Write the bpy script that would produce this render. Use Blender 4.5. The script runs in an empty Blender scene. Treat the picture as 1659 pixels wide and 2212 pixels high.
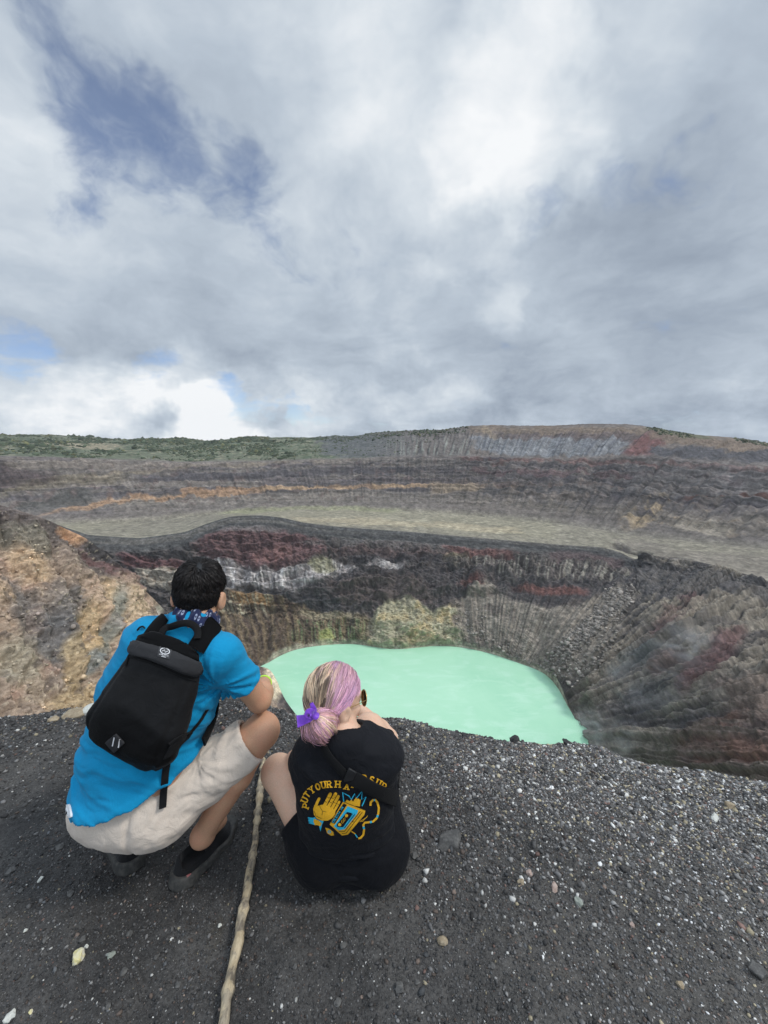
import bpy, bmesh, math, random
import numpy as np
from mathutils import Vector, Matrix
from mathutils.bvhtree import BVHTree

random.seed(7)
RNG = np.random.default_rng(11)
SC = bpy.context.scene
COL = SC.collection

# ------------------------------------------------------------------ camera
CAM_H = 1.5
PITCH = math.radians(10.23)
FL = 864.0                                  # focal length in units of a 1659 x 2212 picture
cam_d = bpy.data.cameras.new("camera")
cam_d.sensor_fit = 'VERTICAL'
cam_d.sensor_height = 34.6
cam_d.lens = 34.6 * FL / 2212.0
cam_d.clip_start = 0.05
cam_d.clip_end = 8000.0
cam = bpy.data.objects.new("camera", cam_d)
COL.objects.link(cam)
cam.location = (0, 0, CAM_H)
cam.rotation_euler = (math.radians(90) - PITCH, 0, 0)
SC.camera = cam

# ------------------------------------------------------------------ exposure
SC.view_settings.view_transform = 'Standard'
SC.view_settings.look = 'None'
SC.view_settings.exposure = 0.32
SC.view_settings.gamma = 1.0
SC.view_settings.use_curve_mapping = False
SC.cycles.max_bounces = 6
SC.cycles.volume_bounces = 1
SC.cycles.use_denoising = True

F_ = np.array([0, math.cos(PITCH), -math.sin(PITCH)])
U_ = np.array([0, math.sin(PITCH), math.cos(PITCH)])
R_ = np.array([1.0, 0, 0])
C_ = np.array([0, 0, CAM_H])

def ray(u, v):
    u = np.asarray(u, float); v = np.asarray(v, float)
    return F_ + ((u - 829.5) / FL)[..., None] * R_ - ((v - 1106.0) / FL)[..., None] * U_

def W(u, v, t):                             # a point at forward depth t
    return C_ + np.asarray(t, float)[..., None] * ray(u, v)

def WZ(u, v, z):                            # a point at height z
    d = ray(u, v)
    return C_ + ((z - CAM_H) / d[..., 2])[..., None] * d

def proj(P):
    q = P - C_
    f = q @ F_
    return 829.5 + FL * (q @ R_) / f, 1106.0 - FL * (q @ U_) / f

# ------------------------------------------------------------------ node helper
class Nodes:
    def __init__(self, tree):
        self.t = tree; self.n = tree.nodes; self.l = tree.links
        self.n.clear()
    def new(self, kind, **kw):
        nd = self.n.new(kind)
        for k, v in kw.items():
            setattr(nd, k, v)
        return nd
    def put(self, sock, val):
        if isinstance(val, bpy.types.NodeSocket):
            self.l.new(val, sock)
        elif val is not None:
            if hasattr(sock.default_value, '__len__') and not hasattr(val, '__len__'):
                val = [val] * len(sock.default_value)
            if hasattr(val, '__len__') and len(sock.default_value) == 4 and len(val) == 3:
                val = (*val, 1)
            sock.default_value = val
    def m(self, op, a, b=None, c=None, clamp=False):
        nd = self.new('ShaderNodeMath', operation=op, use_clamp=clamp)
        for i, x in enumerate((a, b, c)):
            if x is not None: self.put(nd.inputs[i], x)
        return nd.outputs[0]
    def vm(self, op, a, b=None, s=None):
        nd = self.new('ShaderNodeVectorMath', operation=op)
        self.put(nd.inputs[0], a)
        if b is not None: self.put(nd.inputs[1], b)
        if s is not None: self.put(nd.inputs['Scale'], s)
        return nd.outputs['Value'] if op in ('DOT_PRODUCT', 'LENGTH', 'DISTANCE') else nd.outputs[0]
    def noise(self, vec, scale, detail=4, rough=0.5, dist=0.0, col=False):
        nd = self.new('ShaderNodeTexNoise')
        if vec is not None: self.put(nd.inputs['Vector'], vec)
        self.put(nd.inputs['Scale'], scale); self.put(nd.inputs['Detail'], detail)
        self.put(nd.inputs['Roughness'], rough); self.put(nd.inputs['Distortion'], dist)
        return nd.outputs['Color' if col else 'Fac']
    def voro(self, vec, scale, feature='F1', out='Distance'):
        nd = self.new('ShaderNodeTexVoronoi', feature=feature)
        if vec is not None: self.put(nd.inputs['Vector'], vec)
        self.put(nd.inputs['Scale'], scale)
        return nd.outputs[out]
    def ss(self, x, lo, hi):                # smoothstep
        nd = self.new('ShaderNodeMapRange', interpolation_type='SMOOTHSTEP')
        self.put(nd.inputs[0], x); self.put(nd.inputs[1], lo); self.put(nd.inputs[2], hi)
        return nd.outputs[0]
    def lin(self, x, a, b, c, d):
        nd = self.new('ShaderNodeMapRange')
        for i, k in enumerate((x, a, b, c, d)): self.put(nd.inputs[i], k)
        return nd.outputs[0]
    def mix(self, f, a, b, blend='MIX'):
        nd = self.new('ShaderNodeMix', data_type='RGBA', blend_type=blend)
        self.put(nd.inputs[0], f); self.put(nd.inputs[6], a); self.put(nd.inputs[7], b)
        return nd.outputs[2]
    def ramp(self, f, stops):
        nd = self.new('ShaderNodeValToRGB')
        el = nd.color_ramp.elements
        while len(el) < len(stops): el.new(0.5)
        for e, (p, c) in zip(el, stops):
            e.position = p; e.color = (*c, 1)
        self.put(nd.inputs[0], f)
        return nd.outputs[0]

# ------------------------------------------------------------------ sky
SUN_EL, SUN_AZ = math.radians(50), math.radians(100)     # azimuth clockwise from +Y
world = bpy.data.worlds.new("World")
SC.world = world
world.use_nodes = True
N = Nodes(world.node_tree)
tc = N.new('ShaderNodeTexCoord').outputs['Generated']
sky = N.new('ShaderNodeTexSky', sky_type='NISHITA', sun_disc=False,
            sun_elevation=SUN_EL, sun_rotation=SUN_AZ, altitude=1800.0,
            air_density=1.0, dust_density=0.3, ozone_density=1.6)
sep = N.new('ShaderNodeSeparateXYZ'); N.l.new(tc, sep.inputs[0])
dz = N.m('MAXIMUM', sep.outputs[2], 0.0)
den = N.m('ADD', dz, 0.36)
q = N.vm('SCALE', tc, s=N.m('DIVIDE', 1.0, den))
sc1 = N.vm('MULTIPLY', q, (1, 1, 0.0))
warpc = N.noise(sc1, 1.6, 5, 0.55, 0, col=True)
wq = N.vm('ADD', sc1, N.vm('SCALE', N.vm('SUBTRACT', warpc, (.5, .5, .5)), s=0.55))
nA = N.noise(wq, 1.75, 11, 0.60, 0.0)
nB = N.noise(N.vm('ADD', wq, (7.3, 2.1, 0)), 2.7, 11, 0.58, 0.0)
nC = N.noise(N.vm('ADD', wq, (1.7, 9.4, 0)), 0.8, 6, 0.5, 0.0)
nH = N.noise(tc, 8.0, 10, 0.62, 0.3)        # billows of the low cumulus
wd = N.vm('NORMALIZE', N.vm('ADD', tc, N.vm('SCALE', N.vm('SUBTRACT', N.noise(tc, 3.2, 5, 0.6, 0, col=True), (.5, .5, .5)), s=0.42)))

def blob(u, v, r0, r1, sx=1.0):
    """soft spot of sky round the direction of (u, v): 1 inside r0 deg, 0 outside r1 deg"""
    d = ray(u, v); d = d / np.linalg.norm(d)
    if sx != 1.0:
        df = N.vm('SUBTRACT', wd, tuple(d))
        dist = N.vm('LENGTH', N.vm('MULTIPLY', df, (1 / sx, 1.0, 1.0)))
        return N.ss(dist, 2 * math.sin(math.radians(r1) / 2), 2 * math.sin(math.radians(r0) / 2))
    dt = N.vm('DOT_PRODUCT', wd, tuple(d))
    return N.ss(dt, math.cos(math.radians(r1)), math.cos(math.radians(r0)))

def total(items, start):
    acc = start
    for w, b in items:
        acc = N.m('MULTIPLY_ADD', b, w, acc)
    return acc

holes = [(-.12, blob(170, 210, 0, 10)), (-.14, blob(280, 310, 0, 9)), (-.08, blob(420, 290, 0, 11)), (-.09, blob(470, 390, 0, 9)), (-.13, blob(620, 290, 0, 8)),
         (-.06, blob(540, 440, 0, 10)), (-.12, blob(600, 560, 0, 6)), (-.07, blob(140, 120, 0, 9)), (-.07, blob(310, 50, 0, 9)), (.12, blob(330, 170, 0, 7)), (.08, blob(560, 130, 0, 12)), (.1, blob(40, 330, 0, 14)), (.08, blob(360, 400, 0, 5)),
         (-.26, blob(0, 690, 0, 7)), (-.30, blob(325, 790, 0, 5)),
         (-.50, blob(560, 872, 0, 3.4, 3.2)), (-.36, blob(690, 866, 0, 2.6, 3.0)), (-.12, blob(600, 938, 0, 2.6, 2.4))]
nD = N.noise(N.vm('ADD', wq, (3.1, 5.5, 0)), 7.0, 8, 0.6, 0.4)
thick = total(holes, N.m('ADD', N.m('MULTIPLY_ADD', nD, 0.42, -0.185), N.m('ADD', N.m('MULTIPLY_ADD', nB, 0.85, -0.42), N.m('MULTIPLY_ADD', nA, 0.95, 0.275))))
cover = N.m('MULTIPLY_ADD', N.ss(thick, 0.32, 0.64), 0.76, 0.24)
lights = [(.26, blob(1120, 245, 0, 9)), (.10, blob(1100, 240, 1, 17)), (.13, blob(1280, 150, 0, 12)), (.10, blob(930, 120, 0, 15)), (.05, blob(860, 200, 0, 20)), (.07, blob(880, 380, 2, 24)), (.05, blob(860, 500, 2, 18)),
          (.16, blob(1090, 655, 0, 5)), (.06, blob(980, 740, 0, 6)), (.40, blob(390, 865, 2, 8, 1.6)), (.42, blob(490, 925, 2, 5, 1.8)), (.25, blob(200, 880, 2, 8, 2.0)), (.16, blob(60, 830, 2, 10, 1.6)), (.22, blob(700, 860, 1, 7, 2.2)),
          (.10, blob(40, 250, 2, 20)), (.06, blob(300, 560, 2, 18)), (.2, blob(930, 890, 1, 5, 2.4)), (.10, blob(250, 905, 1, 6, 2.2)), (.10, blob(820, 610, 0, 8)),
          (-.08, blob(1350, 800, 3, 26)), (-.10, blob(930, 670, 0, 11)), (-.08, blob(250, 640, 3, 18, 2.0)), (-.09, blob(1480, 280, 2, 18)), (-.09, blob(1140, 100, 0, 9)), (-.05, blob(720, 790, 2, 13, 2)),
          (-.07, blob(1250, 540, 0, 13)), (-.06, blob(330, 760, 2, 10, 2)), (-.05, blob(420, 200, 2, 14))]
bri = total(lights, N.m('ADD', N.m('MULTIPLY_ADD', nB, 1.0, -0.50), N.m('MULTIPLY_ADD', nC, 0.40, 0.27)))
low = N.ss(dz, 0.22, 0.02)
bri = N.m('MULTIPLY_ADD', N.m('MULTIPLY', low, N.m('SUBTRACT', nH, 0.5)), 0.95, bri)
cloud = N.ramp(bri, [(0.0, (.235, .285, .36)), (0.28, (.355, .415, .50)), (0.52, (.49, .56, .645)), (0.76, (.68, .74, .80)), (1.0, (.93, .95, .97))])
# overcast brightened overhead and behind the camera, out of view, to raise ambient light
zen = N.m('ADD', N.m('MULTIPLY', N.ss(dz, 0.72, 0.95), 1.9), N.m('MULTIPLY', N.ss(sep.outputs[1], 0.1, -0.6), 0.6))
cloud = N.vm('SCALE', cloud, s=N.m('MULTIPLY', N.m('ADD', zen, 1.0), 10.0 * 0.80))
blue = N.vm('MULTIPLY', sky.outputs[0], (0.90, 0.92, 1.02))
skyc = N.mix(cover, blue, cloud)
bg = N.new('ShaderNodeBackground'); N.l.new(skyc, bg.inputs[0]); bg.inputs[1].default_value = 0.1
wo = N.new('ShaderNodeOutputWorld'); N.l.new(bg.outputs[0], wo.inputs[0])
world.cycles.sampling_method = 'MANUAL'
world.cycles.sample_map_resolution = 512

sun_d = bpy.data.lights.new("sun", 'SUN')
sun_d.energy = 1.5; sun_d.angle = math.radians(11); sun_d.color = (1.0, 0.965, 0.91)
sun = bpy.data.objects.new("sun", sun_d); COL.objects.link(sun)
sdir = Vector((math.sin(SUN_AZ) * math.cos(SUN_EL), math.cos(SUN_AZ) * math.cos(SUN_EL), math.sin(SUN_EL)))
sun.rotation_euler = sdir.to_track_quat('Z', 'Y').to_euler()
sun.location = (0, 0, 30)

# ------------------------------------------------------------------ general helpers
def lin(c):
    c = np.asarray(c, float) / 255.0
    return np.where(c <= 0.04045, c / 12.92, ((c + 0.055) / 1.055) ** 2.4)

_T = RNG.random(65536).astype(np.float32) * 2 - 1
def _h(i, j, k):
    n = (i.astype(np.uint32) * np.uint32(73856093)) ^ (j.astype(np.uint32) * np.uint32(19349663)) ^ (k.astype(np.uint32) * np.uint32(83492791))
    n = (n ^ (n >> np.uint32(13))) * np.uint32(1274126177)
    return _T[(n >> np.uint32(8)) & np.uint32(65535)]

def vnoise(x, y, z=None):
    """value noise in [-1, 1], 2D or 3D"""
    x = np.asarray(x, np.float32); y = np.asarray(y, np.float32)
    xi = np.floor(x).astype(np.int32); yi = np.floor(y).astype(np.int32)
    fx = x - xi; fy = y - yi
    fx = fx * fx * fx * (fx * (fx * 6 - 15) + 10); fy = fy * fy * fy * (fy * (fy * 6 - 15) + 10)
    if z is None:
        o = np.zeros_like(xi)
        a = _h(xi, yi, o); b = _h(xi + 1, yi, o); c = _h(xi, yi + 1, o); d = _h(xi + 1, yi + 1, o)
        a = a + (b - a) * fx; c = c + (d - c) * fx
        return a + (c - a) * fy
    z = np.asarray(z, np.float32); zi = np.floor(z).astype(np.int32); fz = z - zi
    fz = fz * fz * fz * (fz * (fz * 6 - 15) + 10)
    r = []
    for dk in (0, 1):
        a = _h(xi, yi, zi + dk); b = _h(xi + 1, yi, zi + dk); c = _h(xi, yi + 1, zi + dk); d = _h(xi + 1, yi + 1, zi + dk)
        a = a + (b - a) * fx; c = c + (d - c) * fx
        r.append(a + (c - a) * fy)
    return r[0] + (r[1] - r[0]) * fz

def fbm(x, y, z=None, o=4, g=0.5):
    s = 0; a = 1.0; f = 1.0; n = 0
    for i in range(o):
        s = s + a * (vnoise(x * f + 17.3 * i, y * f - 9.1 * i) if z is None else vnoise(x * f + 17.3 * i, y * f - 9.1 * i, z * f + 5.7 * i))
        n += a; a *= g; f *= 2.03
    return s / n * 1.5

def sstep(x, a, b):
    t = np.clip((x - a) / (b - a), 0, 1)
    return t * t * (3 - 2 * t)

def mesh_from(name, V, Fq, smooth=True, col=None, mat=None, parent=None):
    """V: n x 3; Fq: m x 4 or m x 3 array, or a list of such arrays"""
    me = bpy.data.meshes.new(name)
    Fs = [np.asarray(f) for f in (Fq if isinstance(Fq, list) else [Fq]) if len(f)]
    me.vertices.add(len(V)); me.vertices.foreach_set('co', np.ascontiguousarray(V, np.float32).ravel())
    idx = np.concatenate([f.ravel() for f in Fs]).astype(np.int32)
    tot = np.concatenate([np.full(len(f), f.shape[1]) for f in Fs]).astype(np.int32)
    st = np.concatenate([[0], np.cumsum(tot)[:-1]]).astype(np.int32)
    me.loops.add(len(idx)); me.loops.foreach_set('vertex_index', idx)
    me.polygons.add(len(tot)); me.polygons.foreach_set('loop_start', st)
    me.update(calc_edges=True); me.validate()
    if smooth: me.polygons.foreach_set('use_smooth', np.ones(len(me.polygons), bool))
    if col is not None:
        ca = me.color_attributes.new('Col', 'FLOAT_COLOR', 'POINT')
        c4 = np.ones((len(V), 4), np.float32); c4[:, :3] = col
        ca.data.foreach_set('color', c4.ravel())
    if mat is not None: me.materials.append(mat)
    o = bpy.data.objects.new(name, me); COL.objects.link(o)
    if parent is not None: o.parent = parent
    return o

def tag(o, label=None, cat=None, group=None, kind=None):
    if label: o['label'] = label
    if cat: o['category'] = cat
    if group: o['group'] = group
    if kind: o['kind'] = kind
    return o

def empty(name, loc=(0, 0, 0)):
    o = bpy.data.objects.new(name, None); COL.objects.link(o); o.location = loc
    o.empty_display_size = 0.1
    return o

def keep_place(child, parent):              # parent without moving (the parent is only ever translated)
    child.parent = parent
    child.location = Vector(child.location) - Vector(parent.location)

def grid_faces(nr, nc, wrap=False):
    i = np.arange(nr - 1)[:, None]; j = np.arange(nc if wrap else nc - 1)[None, :]
    j2 = (j + 1) % nc
    return np.stack([(i * nc + j), (i * nc + j2), ((i + 1) * nc + j2), ((i + 1) * nc + j)], -1).reshape(-1, 4)

def material(name, rough=0.9, spec=0.3):
    m = bpy.data.materials.new(name); m.use_nodes = True
    n = Nodes(m.node_tree)
    b = n.new('ShaderNodeBsdfPrincipled'); o = n.new('ShaderNodeOutputMaterial')
    n.l.new(b.outputs[0], o.inputs[0])
    b.inputs['Roughness'].default_value = rough
    b.inputs['Specular IOR Level'].default_value = spec
    return m, n, b

def set_bump(n, b, height, strength, dist):
    nd = n.new('ShaderNodeBump'); n.put(nd.inputs['Height'], height)
    nd.inputs['Strength'].default_value = strength; nd.inputs['Distance'].default_value = dist
    n.l.new(nd.outputs[0], b.inputs['Normal'])

def obj_co(n):
    return n.new('ShaderNodeTexCoord').outputs['Object']

def vcol(n):
    nd = n.new('ShaderNodeAttribute'); nd.attribute_name = 'Col'
    return nd.outputs['Color']

# ================================================================== the crater
LAKE_Z = -150.0
def crv(pts, us, sm=10):
    p = np.array(pts, float); g = np.arange(us.min() - 6, us.max() + 8, 2.0)
    y = np.interp(g, p[:, 0], p[:, 1]); w = int(3 * sm / 2.0)
    k = np.exp(-0.5 * (np.arange(-w, w + 1) * 2.0 / sm) ** 2); k /= k.sum()
    return np.interp(us, g, np.convolve(np.pad(y, w, mode='reflect', reflect_type='odd'), k, 'valid'))

def sheet(us, curves, rows, prof=None, drop=0):
    """surface through curves listed bottom to top: (v points, t points or 'z<height>')"""
    P = []
    for vp, tp in curves:
        v = crv(vp, us)
        P.append(WZ(us, v, np.full_like(us, float(tp[1:]))) if isinstance(tp, str) else W(us, v, crv(tp, us, 25)))
    out = []
    for k in range(len(P) - 1):
        if k == 0 and drop: P[0] = P[1] + np.array([0, 0, -drop]) - .02 * drop * np.stack([P[1][:, 0], P[1][:, 1], 0 * us], 1) / np.hypot(P[1][:, 0], P[1][:, 1])[:, None]
        s = np.linspace(0, 1, rows[k], endpoint=(k == len(P) - 2))
        e = s if not prof or not prof[k] else s ** prof[k]
        xy = P[k][None, :, :2] * (1 - s)[:, None, None] + P[k + 1][None, :, :2] * s[:, None, None]
        z = P[k][None, :, 2] * (1 - e)[:, None] + P[k + 1][None, :, 2] * e[:, None]
        out.append(np.concatenate([xy, z[..., None]], -1))
    return np.concatenate(out, 0)

def normals(P):
    a = np.gradient(P, axis=1); b = np.gradient(P, axis=0)
    n = np.cross(a, b); n /= np.linalg.norm(n, axis=-1, keepdims=True) + 1e-9
    return n

class Paint:
    def __init__(self, P, base):
        self.U, self.V = proj(P.reshape(-1, 3))
        q = P.reshape(-1, 3).astype(np.float32)
        self.q = q
        self.w1 = fbm(q[:, 0] / 22, q[:, 1] / 22, q[:, 2] / 22, 4)
        self.w2 = fbm(q[:, 0] / 9 + 31, q[:, 1] / 9, q[:, 2] / 9, 3)
        self.c = np.empty((len(q), 3), np.float32); self.c[:] = base
    def put(self, mask, rgb):
        m = np.clip(mask, 0, 1)[:, None]
        self.c = self.c * (1 - m) + np.asarray(rgb, np.float32) * m
    def mul(self, f):
        self.c = self.c * f[:, None]
    def blob(self, u, v, ru, rv, rot=0, amp=0.35, soft=0.35):
        a = math.radians(rot); du = self.U - u; dv = self.V - v
        x = (du * math.cos(a) + dv * math.sin(a)) / ru; y = (-du * math.sin(a) + dv * math.cos(a)) / rv
        d = np.sqrt(x * x + y * y) + amp * self.w1 + amp * 0.6 * self.w2
        return 1 - sstep(d, 1 - soft, 1 + soft)
    def band(self, pts, hw, soft=None, wob=6):
        p = np.array(pts, float)
        c = np.interp(self.U, p[:, 0], p[:, 1]); d = np.abs(self.V - c + wob * self.w1 * .6 + wob * .5 * self.w2)
        ends = sstep(self.U, p[0, 0] - 25, p[0, 0] + 25) * (1 - sstep(self.U, p[-1, 0] - 25, p[-1, 0] + 25))
        return (1 - sstep(d, hw * 0.5, hw * 1.3 if soft is None else hw + soft)) * ends
    def between(self, top, bot, soft=8, wob=10):
        t = np.array(top, float); b = np.array(bot, float)
        v = self.V + wob * self.w1 * .7 + wob * .5 * self.w2
        ct = np.interp(self.U, t[:, 0], t[:, 1]); cb = np.interp(self.U, b[:, 0], b[:, 1])
        ends = sstep(self.U + 2 * wob * self.w2, t[0, 0] - 15, t[0, 0] + 15) * (1 - sstep(self.U + 2 * wob * self.w2, t[-1, 0] - 15, t[-1, 0] + 15))
        return sstep(v, ct - soft, ct + soft) * (1 - sstep(v, cb - soft, cb + soft)) * ends

def A(r, g, b, k=0.72):                     # rock colour from how it looks under this sky
    c = lin((r, g, b)) * np.array([1.03, 1.0, .93]); return (c * .86 + c.mean() * .14) / k

def rock_material(name, scale, bump=0.6, rough=0.95, dist=1.0):
    m, n, b = material(name, rough, 0.15)
    co = obj_co(n)
    f1 = n.noise(co, scale, 10, 0.68); f2 = n.noise(co, scale * 7, 5, 0.65)
    f3 = n.noise(n.vm('MULTIPLY', co, (.25, .25, 3.0)), scale, 6, .65, .4); f4 = n.noise(n.vm('MULTIPLY', co, (4.0, 4.0, .35)), scale, 5, .65)
    k = n.m('ADD', n.m('ADD', n.lin(f1, .3, .7, .66, 1.34), n.lin(f2, .3, .7, -.24, .24)), n.m('ADD', n.lin(f3, .35, .65, -.12, .12), n.lin(f4, .35, .65, -.05, .05)))
    n.l.new(n.vm('SCALE', vcol(n), s=k), b.inputs['Base Color'])
    set_bump(n, b, n.m('ADD', f1, n.m('MULTIPLY', f2, 0.5)), bump, dist)
    return m

LC = np.array([15.0, 232.0])                # the middle of the lake
def radial(P):
    dx = P[..., 0] - LC[0]; dy = P[..., 1] - LC[1]
    return np.arctan2(dx, dy), np.hypot(dx, dy)

us = np.concatenate([np.arange(-1400, -60, 12.0), np.arange(-60, 1722, 1.65), np.arange(1722, 2800, 12.0)])
LIP_V = [(-300, 1130), (0, 1110), (100, 1125), (190, 1156), (300, 1163), (400, 1150), (450, 1130), (500, 1115), (560, 1113), (610, 1118), (650, 1128), (700, 1135), (760, 1140), (900, 1150), (1050, 1163),
         (1200, 1176), (1300, 1182), (1345, 1194), (1372, 1212), (1400, 1200), (1480, 1207), (1560, 1225), (1659, 1255), (1960, 1330)]
LIP_T = [(-300, 320), (0, 330), (190, 350), (300, 355), (550, 366), (760, 370), (1050, 360), (1200, 350), (1340, 330), (1480, 300), (1659, 262), (1960, 200)]

# ---- far side: crater floor, outer wall, hill
FLOOR_V = [(-300, 1130), (0, 1128), (200, 1131), (330, 1126), (480, 1110), (600, 1103), (760, 1101), (900, 1105), (1000, 1113), (1200, 1130), (1400, 1160), (1659, 1186), (1960, 1225)]
FLOOR_T = [(-300, 385), (0, 400), (200, 432), (330, 455), (480, 485), (760, 500), (1000, 480), (1200, 440), (1400, 385), (1659, 325), (1960, 260)]
MID_V = [(-300, 1090), (0, 1070), (200, 1062), (480, 1050), (760, 1046), (1000, 1050), (1200, 1062), (1400, 1085), (1659, 1105), (1960, 1130)]
MID_T = [(-300, 420), (0, 440), (200, 475), (480, 530), (760, 545), (1000, 520), (1200, 480), (1400, 425), (1659, 365), (1960, 300)]
TOP_V = [(-300, 985), (0, 985), (100, 986), (250, 993), (400, 998), (560, 997), (700, 992), (800, 988), (900, 985), (1000, 985), (1200, 990), (1400, 985), (1500, 995), (1659, 1005), (1960, 1020)]
TOP_T = [(-300, 430), (0, 465), (200, 520), (480, 585), (760, 600), (1000, 570), (1200, 530), (1400, 470), (1659, 405), (1960, 340)]
SKY_V = [(-300, 935), (0, 937), (70, 937), (180, 943), (340, 948), (460, 949), (560, 946), (640, 943), (760, 937), (900, 929), (950, 929), (1010, 920), (1070, 918), (1130, 920), (1210, 919), (1280, 915), (1370, 917), (1430, 927),
         (1500, 939), (1550, 942), (1600, 947), (1659, 957), (1960, 990)]
SKY_T = [(-300, 760), (0, 800), (200, 840), (480, 850), (700, 800), (900, 690), (1050, 640), (1200, 610), (1400, 560), (1659, 520), (1960, 450)]
behind_v = [(u, v + 12) for u, v in SKY_V]
behind_t = [(u, t + 160) for u, t in SKY_T]
floor0_v = [(u, v + 5) for u, v in LIP_V]
floor0_t = [(u, t + 1.5) for u, t in LIP_T]
P = sheet(us, [(floor0_v, floor0_t), (FLOOR_V, FLOOR_T), (MID_V, MID_T), (TOP_V, TOP_T), (SKY_V, SKY_T), (behind_v, behind_t)],
          [90, 100, 150, 130, 20])
rowk = np.repeat(np.arange(5), [90, 100, 150, 130, 20])
nr, nc = P.shape[:2]
Nn = normals(P)
Q = P.reshape(-1, 3).astype(np.float32)
Uq, Vq = proj(Q)
X, Y, Z = Q.T
hill = np.clip(sstep(np.arange(nr), 335, 350), 0, 1)
hillm = np.repeat(hill, nc)
wallm = np.repeat(sstep(np.arange(nr), 90, 150) * (1 - sstep(np.arange(nr), 315, 345)), nc)
floorm = np.repeat(1 - sstep(np.arange(nr), 70, 120), nc)
left_hill = hillm * (1 - sstep(Uq, 720, 900))
right_hill = hillm * sstep(Uq, 780, 930)
ang = np.arctan2(X, Y - 230)
rad = np.hypot(X, Y - 230)
flute = np.abs(fbm(ang * 26, rad / 120, o=3)) * 2 - 0.5
flute2 = np.abs(fbm(ang * 95 + 2, rad / 160, o=3)) * 2 - 0.5
strat = vnoise(Z / 3.4 + 0.8 * fbm(X / 70, Y / 70, o=2), X * 0 + 3.0) + 0.6 * vnoise(Z / 1.3, X / 90 + 9)
rough = fbm(X / 14, Y / 14, Z / 7, 5, 0.6)
led = Z / 8.5 + .8 * fbm(X / 70, Y / 70, o=3); led = led - np.floor(led); led = np.where(led < .75, led / .75, (1 - led) / .25)
d = wallm * (2.2 * flute * sstep(Uq, 900, 1300) + 0.5 * flute + 0.9 * flute2 + 1.2 * strat + 1.7 * rough + 5.5 * led * sstep(Z, -72, -60))
rr_row = np.repeat(np.arange(nr), nc); d += right_hill * (2.6 * flute + 1.9 * flute2 + 1.6 * rough) * (1 - .88 * sstep(rr_row, 425, 462))
d += left_hill * (5.0 * fbm(X / 90, Y / 90, o=4) + 1.1 * rough)
d += floorm * (0.5 * fbm(X / 35, Y / 35, o=4)) * sstep(np.repeat(np.arange(nr), nc), 0, 30)
gul = np.abs(Vq - np.interp(Uq, [1290, 1345, 1372, 1400, 1500], [1165, 1180, 1200, 1202, 1212]) + 8 * fbm(X / 12, Y / 12, o=3))
gulm = (1 - sstep(gul, 1, 9)) * sstep(Uq, 1300, 1345) * (1 - sstep(Uq, 1480, 1540)) * floorm
d -= 3.0 * gulm
Q2 = (P + (Nn * d.reshape(nr, nc, 1)))
pt = Paint(P, A(96, 90, 88))
pt.put(floorm, A(112, 108, 97))
pt.put(floorm * pt.between([(130, 1128), (480, 1095), (760, 1090), (1000, 1100), (1200, 1120)], [(130, 1152), (480, 1112), (760, 1128), (1000, 1150), (1200, 1168)], 6, 8), A(117, 113, 99))
pt.put(0.8 * pt.between([(640, 1115), (800, 1119), (1000, 1130), (1120, 1142)], [(640, 1130), (800, 1134), (1000, 1144), (1120, 1158)], 4, 7), A(137, 128, 108))
pt.put(0.55 * pt.blob(400, 1122, 170, 9, -6), A(103, 99, 90))
pt.put(0.6 * pt.band([(480, 1110), (600, 1099), (720, 1097), (860, 1103)], 5), A(118, 120, 92))
pt.put(0.7 * pt.between([(1340, 1160), (1500, 1190), (1700, 1205)], [(1340, 1190), (1500, 1215), (1700, 1260)], 8, 12), A(104, 98, 92))
# outer wall
wm = wallm
pt.put(wm * 0.85, A(92, 87, 84))
pt.put(wm * 0.8 * sstep(strat, 0.25, 0.7), A(72, 68, 72))
pt.put(wm * 0.6 * sstep(-strat, 0.3, 0.8), A(110, 102, 96))
dk = A(66, 63, 68)
pt.put(wm * 0.85 * pt.band([(330, 1018), (500, 1014), (700, 1006), (860, 1004)], 5), dk)
pt.put(wm * 0.85 * pt.band([(300, 1040), (480, 1034), (620, 1027), (800, 1021), (1000, 1022)], 9), dk)
pt.put(wm * 0.75 * pt.band([(560, 1045), (760, 1041), (1000, 1043)], 7), A(76, 70, 74))
pt.put(wm * 0.85 * pt.band([(560, 1061), (700, 1057), (860, 1054), (1010, 1053), (1120, 1058)], 3.2, wob=3), A(142, 118, 92))
pt.put(wm * 0.8 * pt.band([(60, 1124), (150, 1102), (280, 1080), (420, 1068), (560, 1061)], 5, wob=10), A(134, 106, 80))
pt.put(wm * 0.9 * pt.blob(118, 1087, 92, 15, -9, 0.25), A(70, 69, 68))
pt.put(wm * 0.7 * pt.band([(0, 1072), (70, 1050), (160, 1040), (270, 1036)], 10), A(104, 96, 82))
pt.put(wm * 0.75 * pt.band([(200, 1034), (420, 1012), (700, 999)], 3, wob=3), A(118, 108, 94))
pt.put(wm * 0.8 * pt.between([(-100, 990), (0, 1003), (60, 1016), (130, 1034)], [(-100, 1060), (0, 1058), (60, 1044), (130, 1040)], 8), A(70, 60, 62))
pt.put(wm * 0.6 * pt.between([(0, 992), (250, 1000), (560, 1003), (800, 995)], [(0, 1006), (250, 1024), (560, 1010), (800, 1004)], 5), A(108, 100, 94))
pt.put(wm * 0.7 * pt.between([(250, 1086), (480, 1072), (760, 1067), (1000, 1070)], [(250, 1130), (480, 1106), (760, 1098), (1000, 1100)], 6), A(98, 92, 86))
pt.put(wm * 0.5 * sstep(pt.w2, 0.3, 0.8) * (1 - sstep(Uq, 900, 1100)), A(84, 70, 68))
rgt = sstep(Uq, 850, 1050)
pt.put(wm * rgt * 0.55, A(84, 78, 78))
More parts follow.
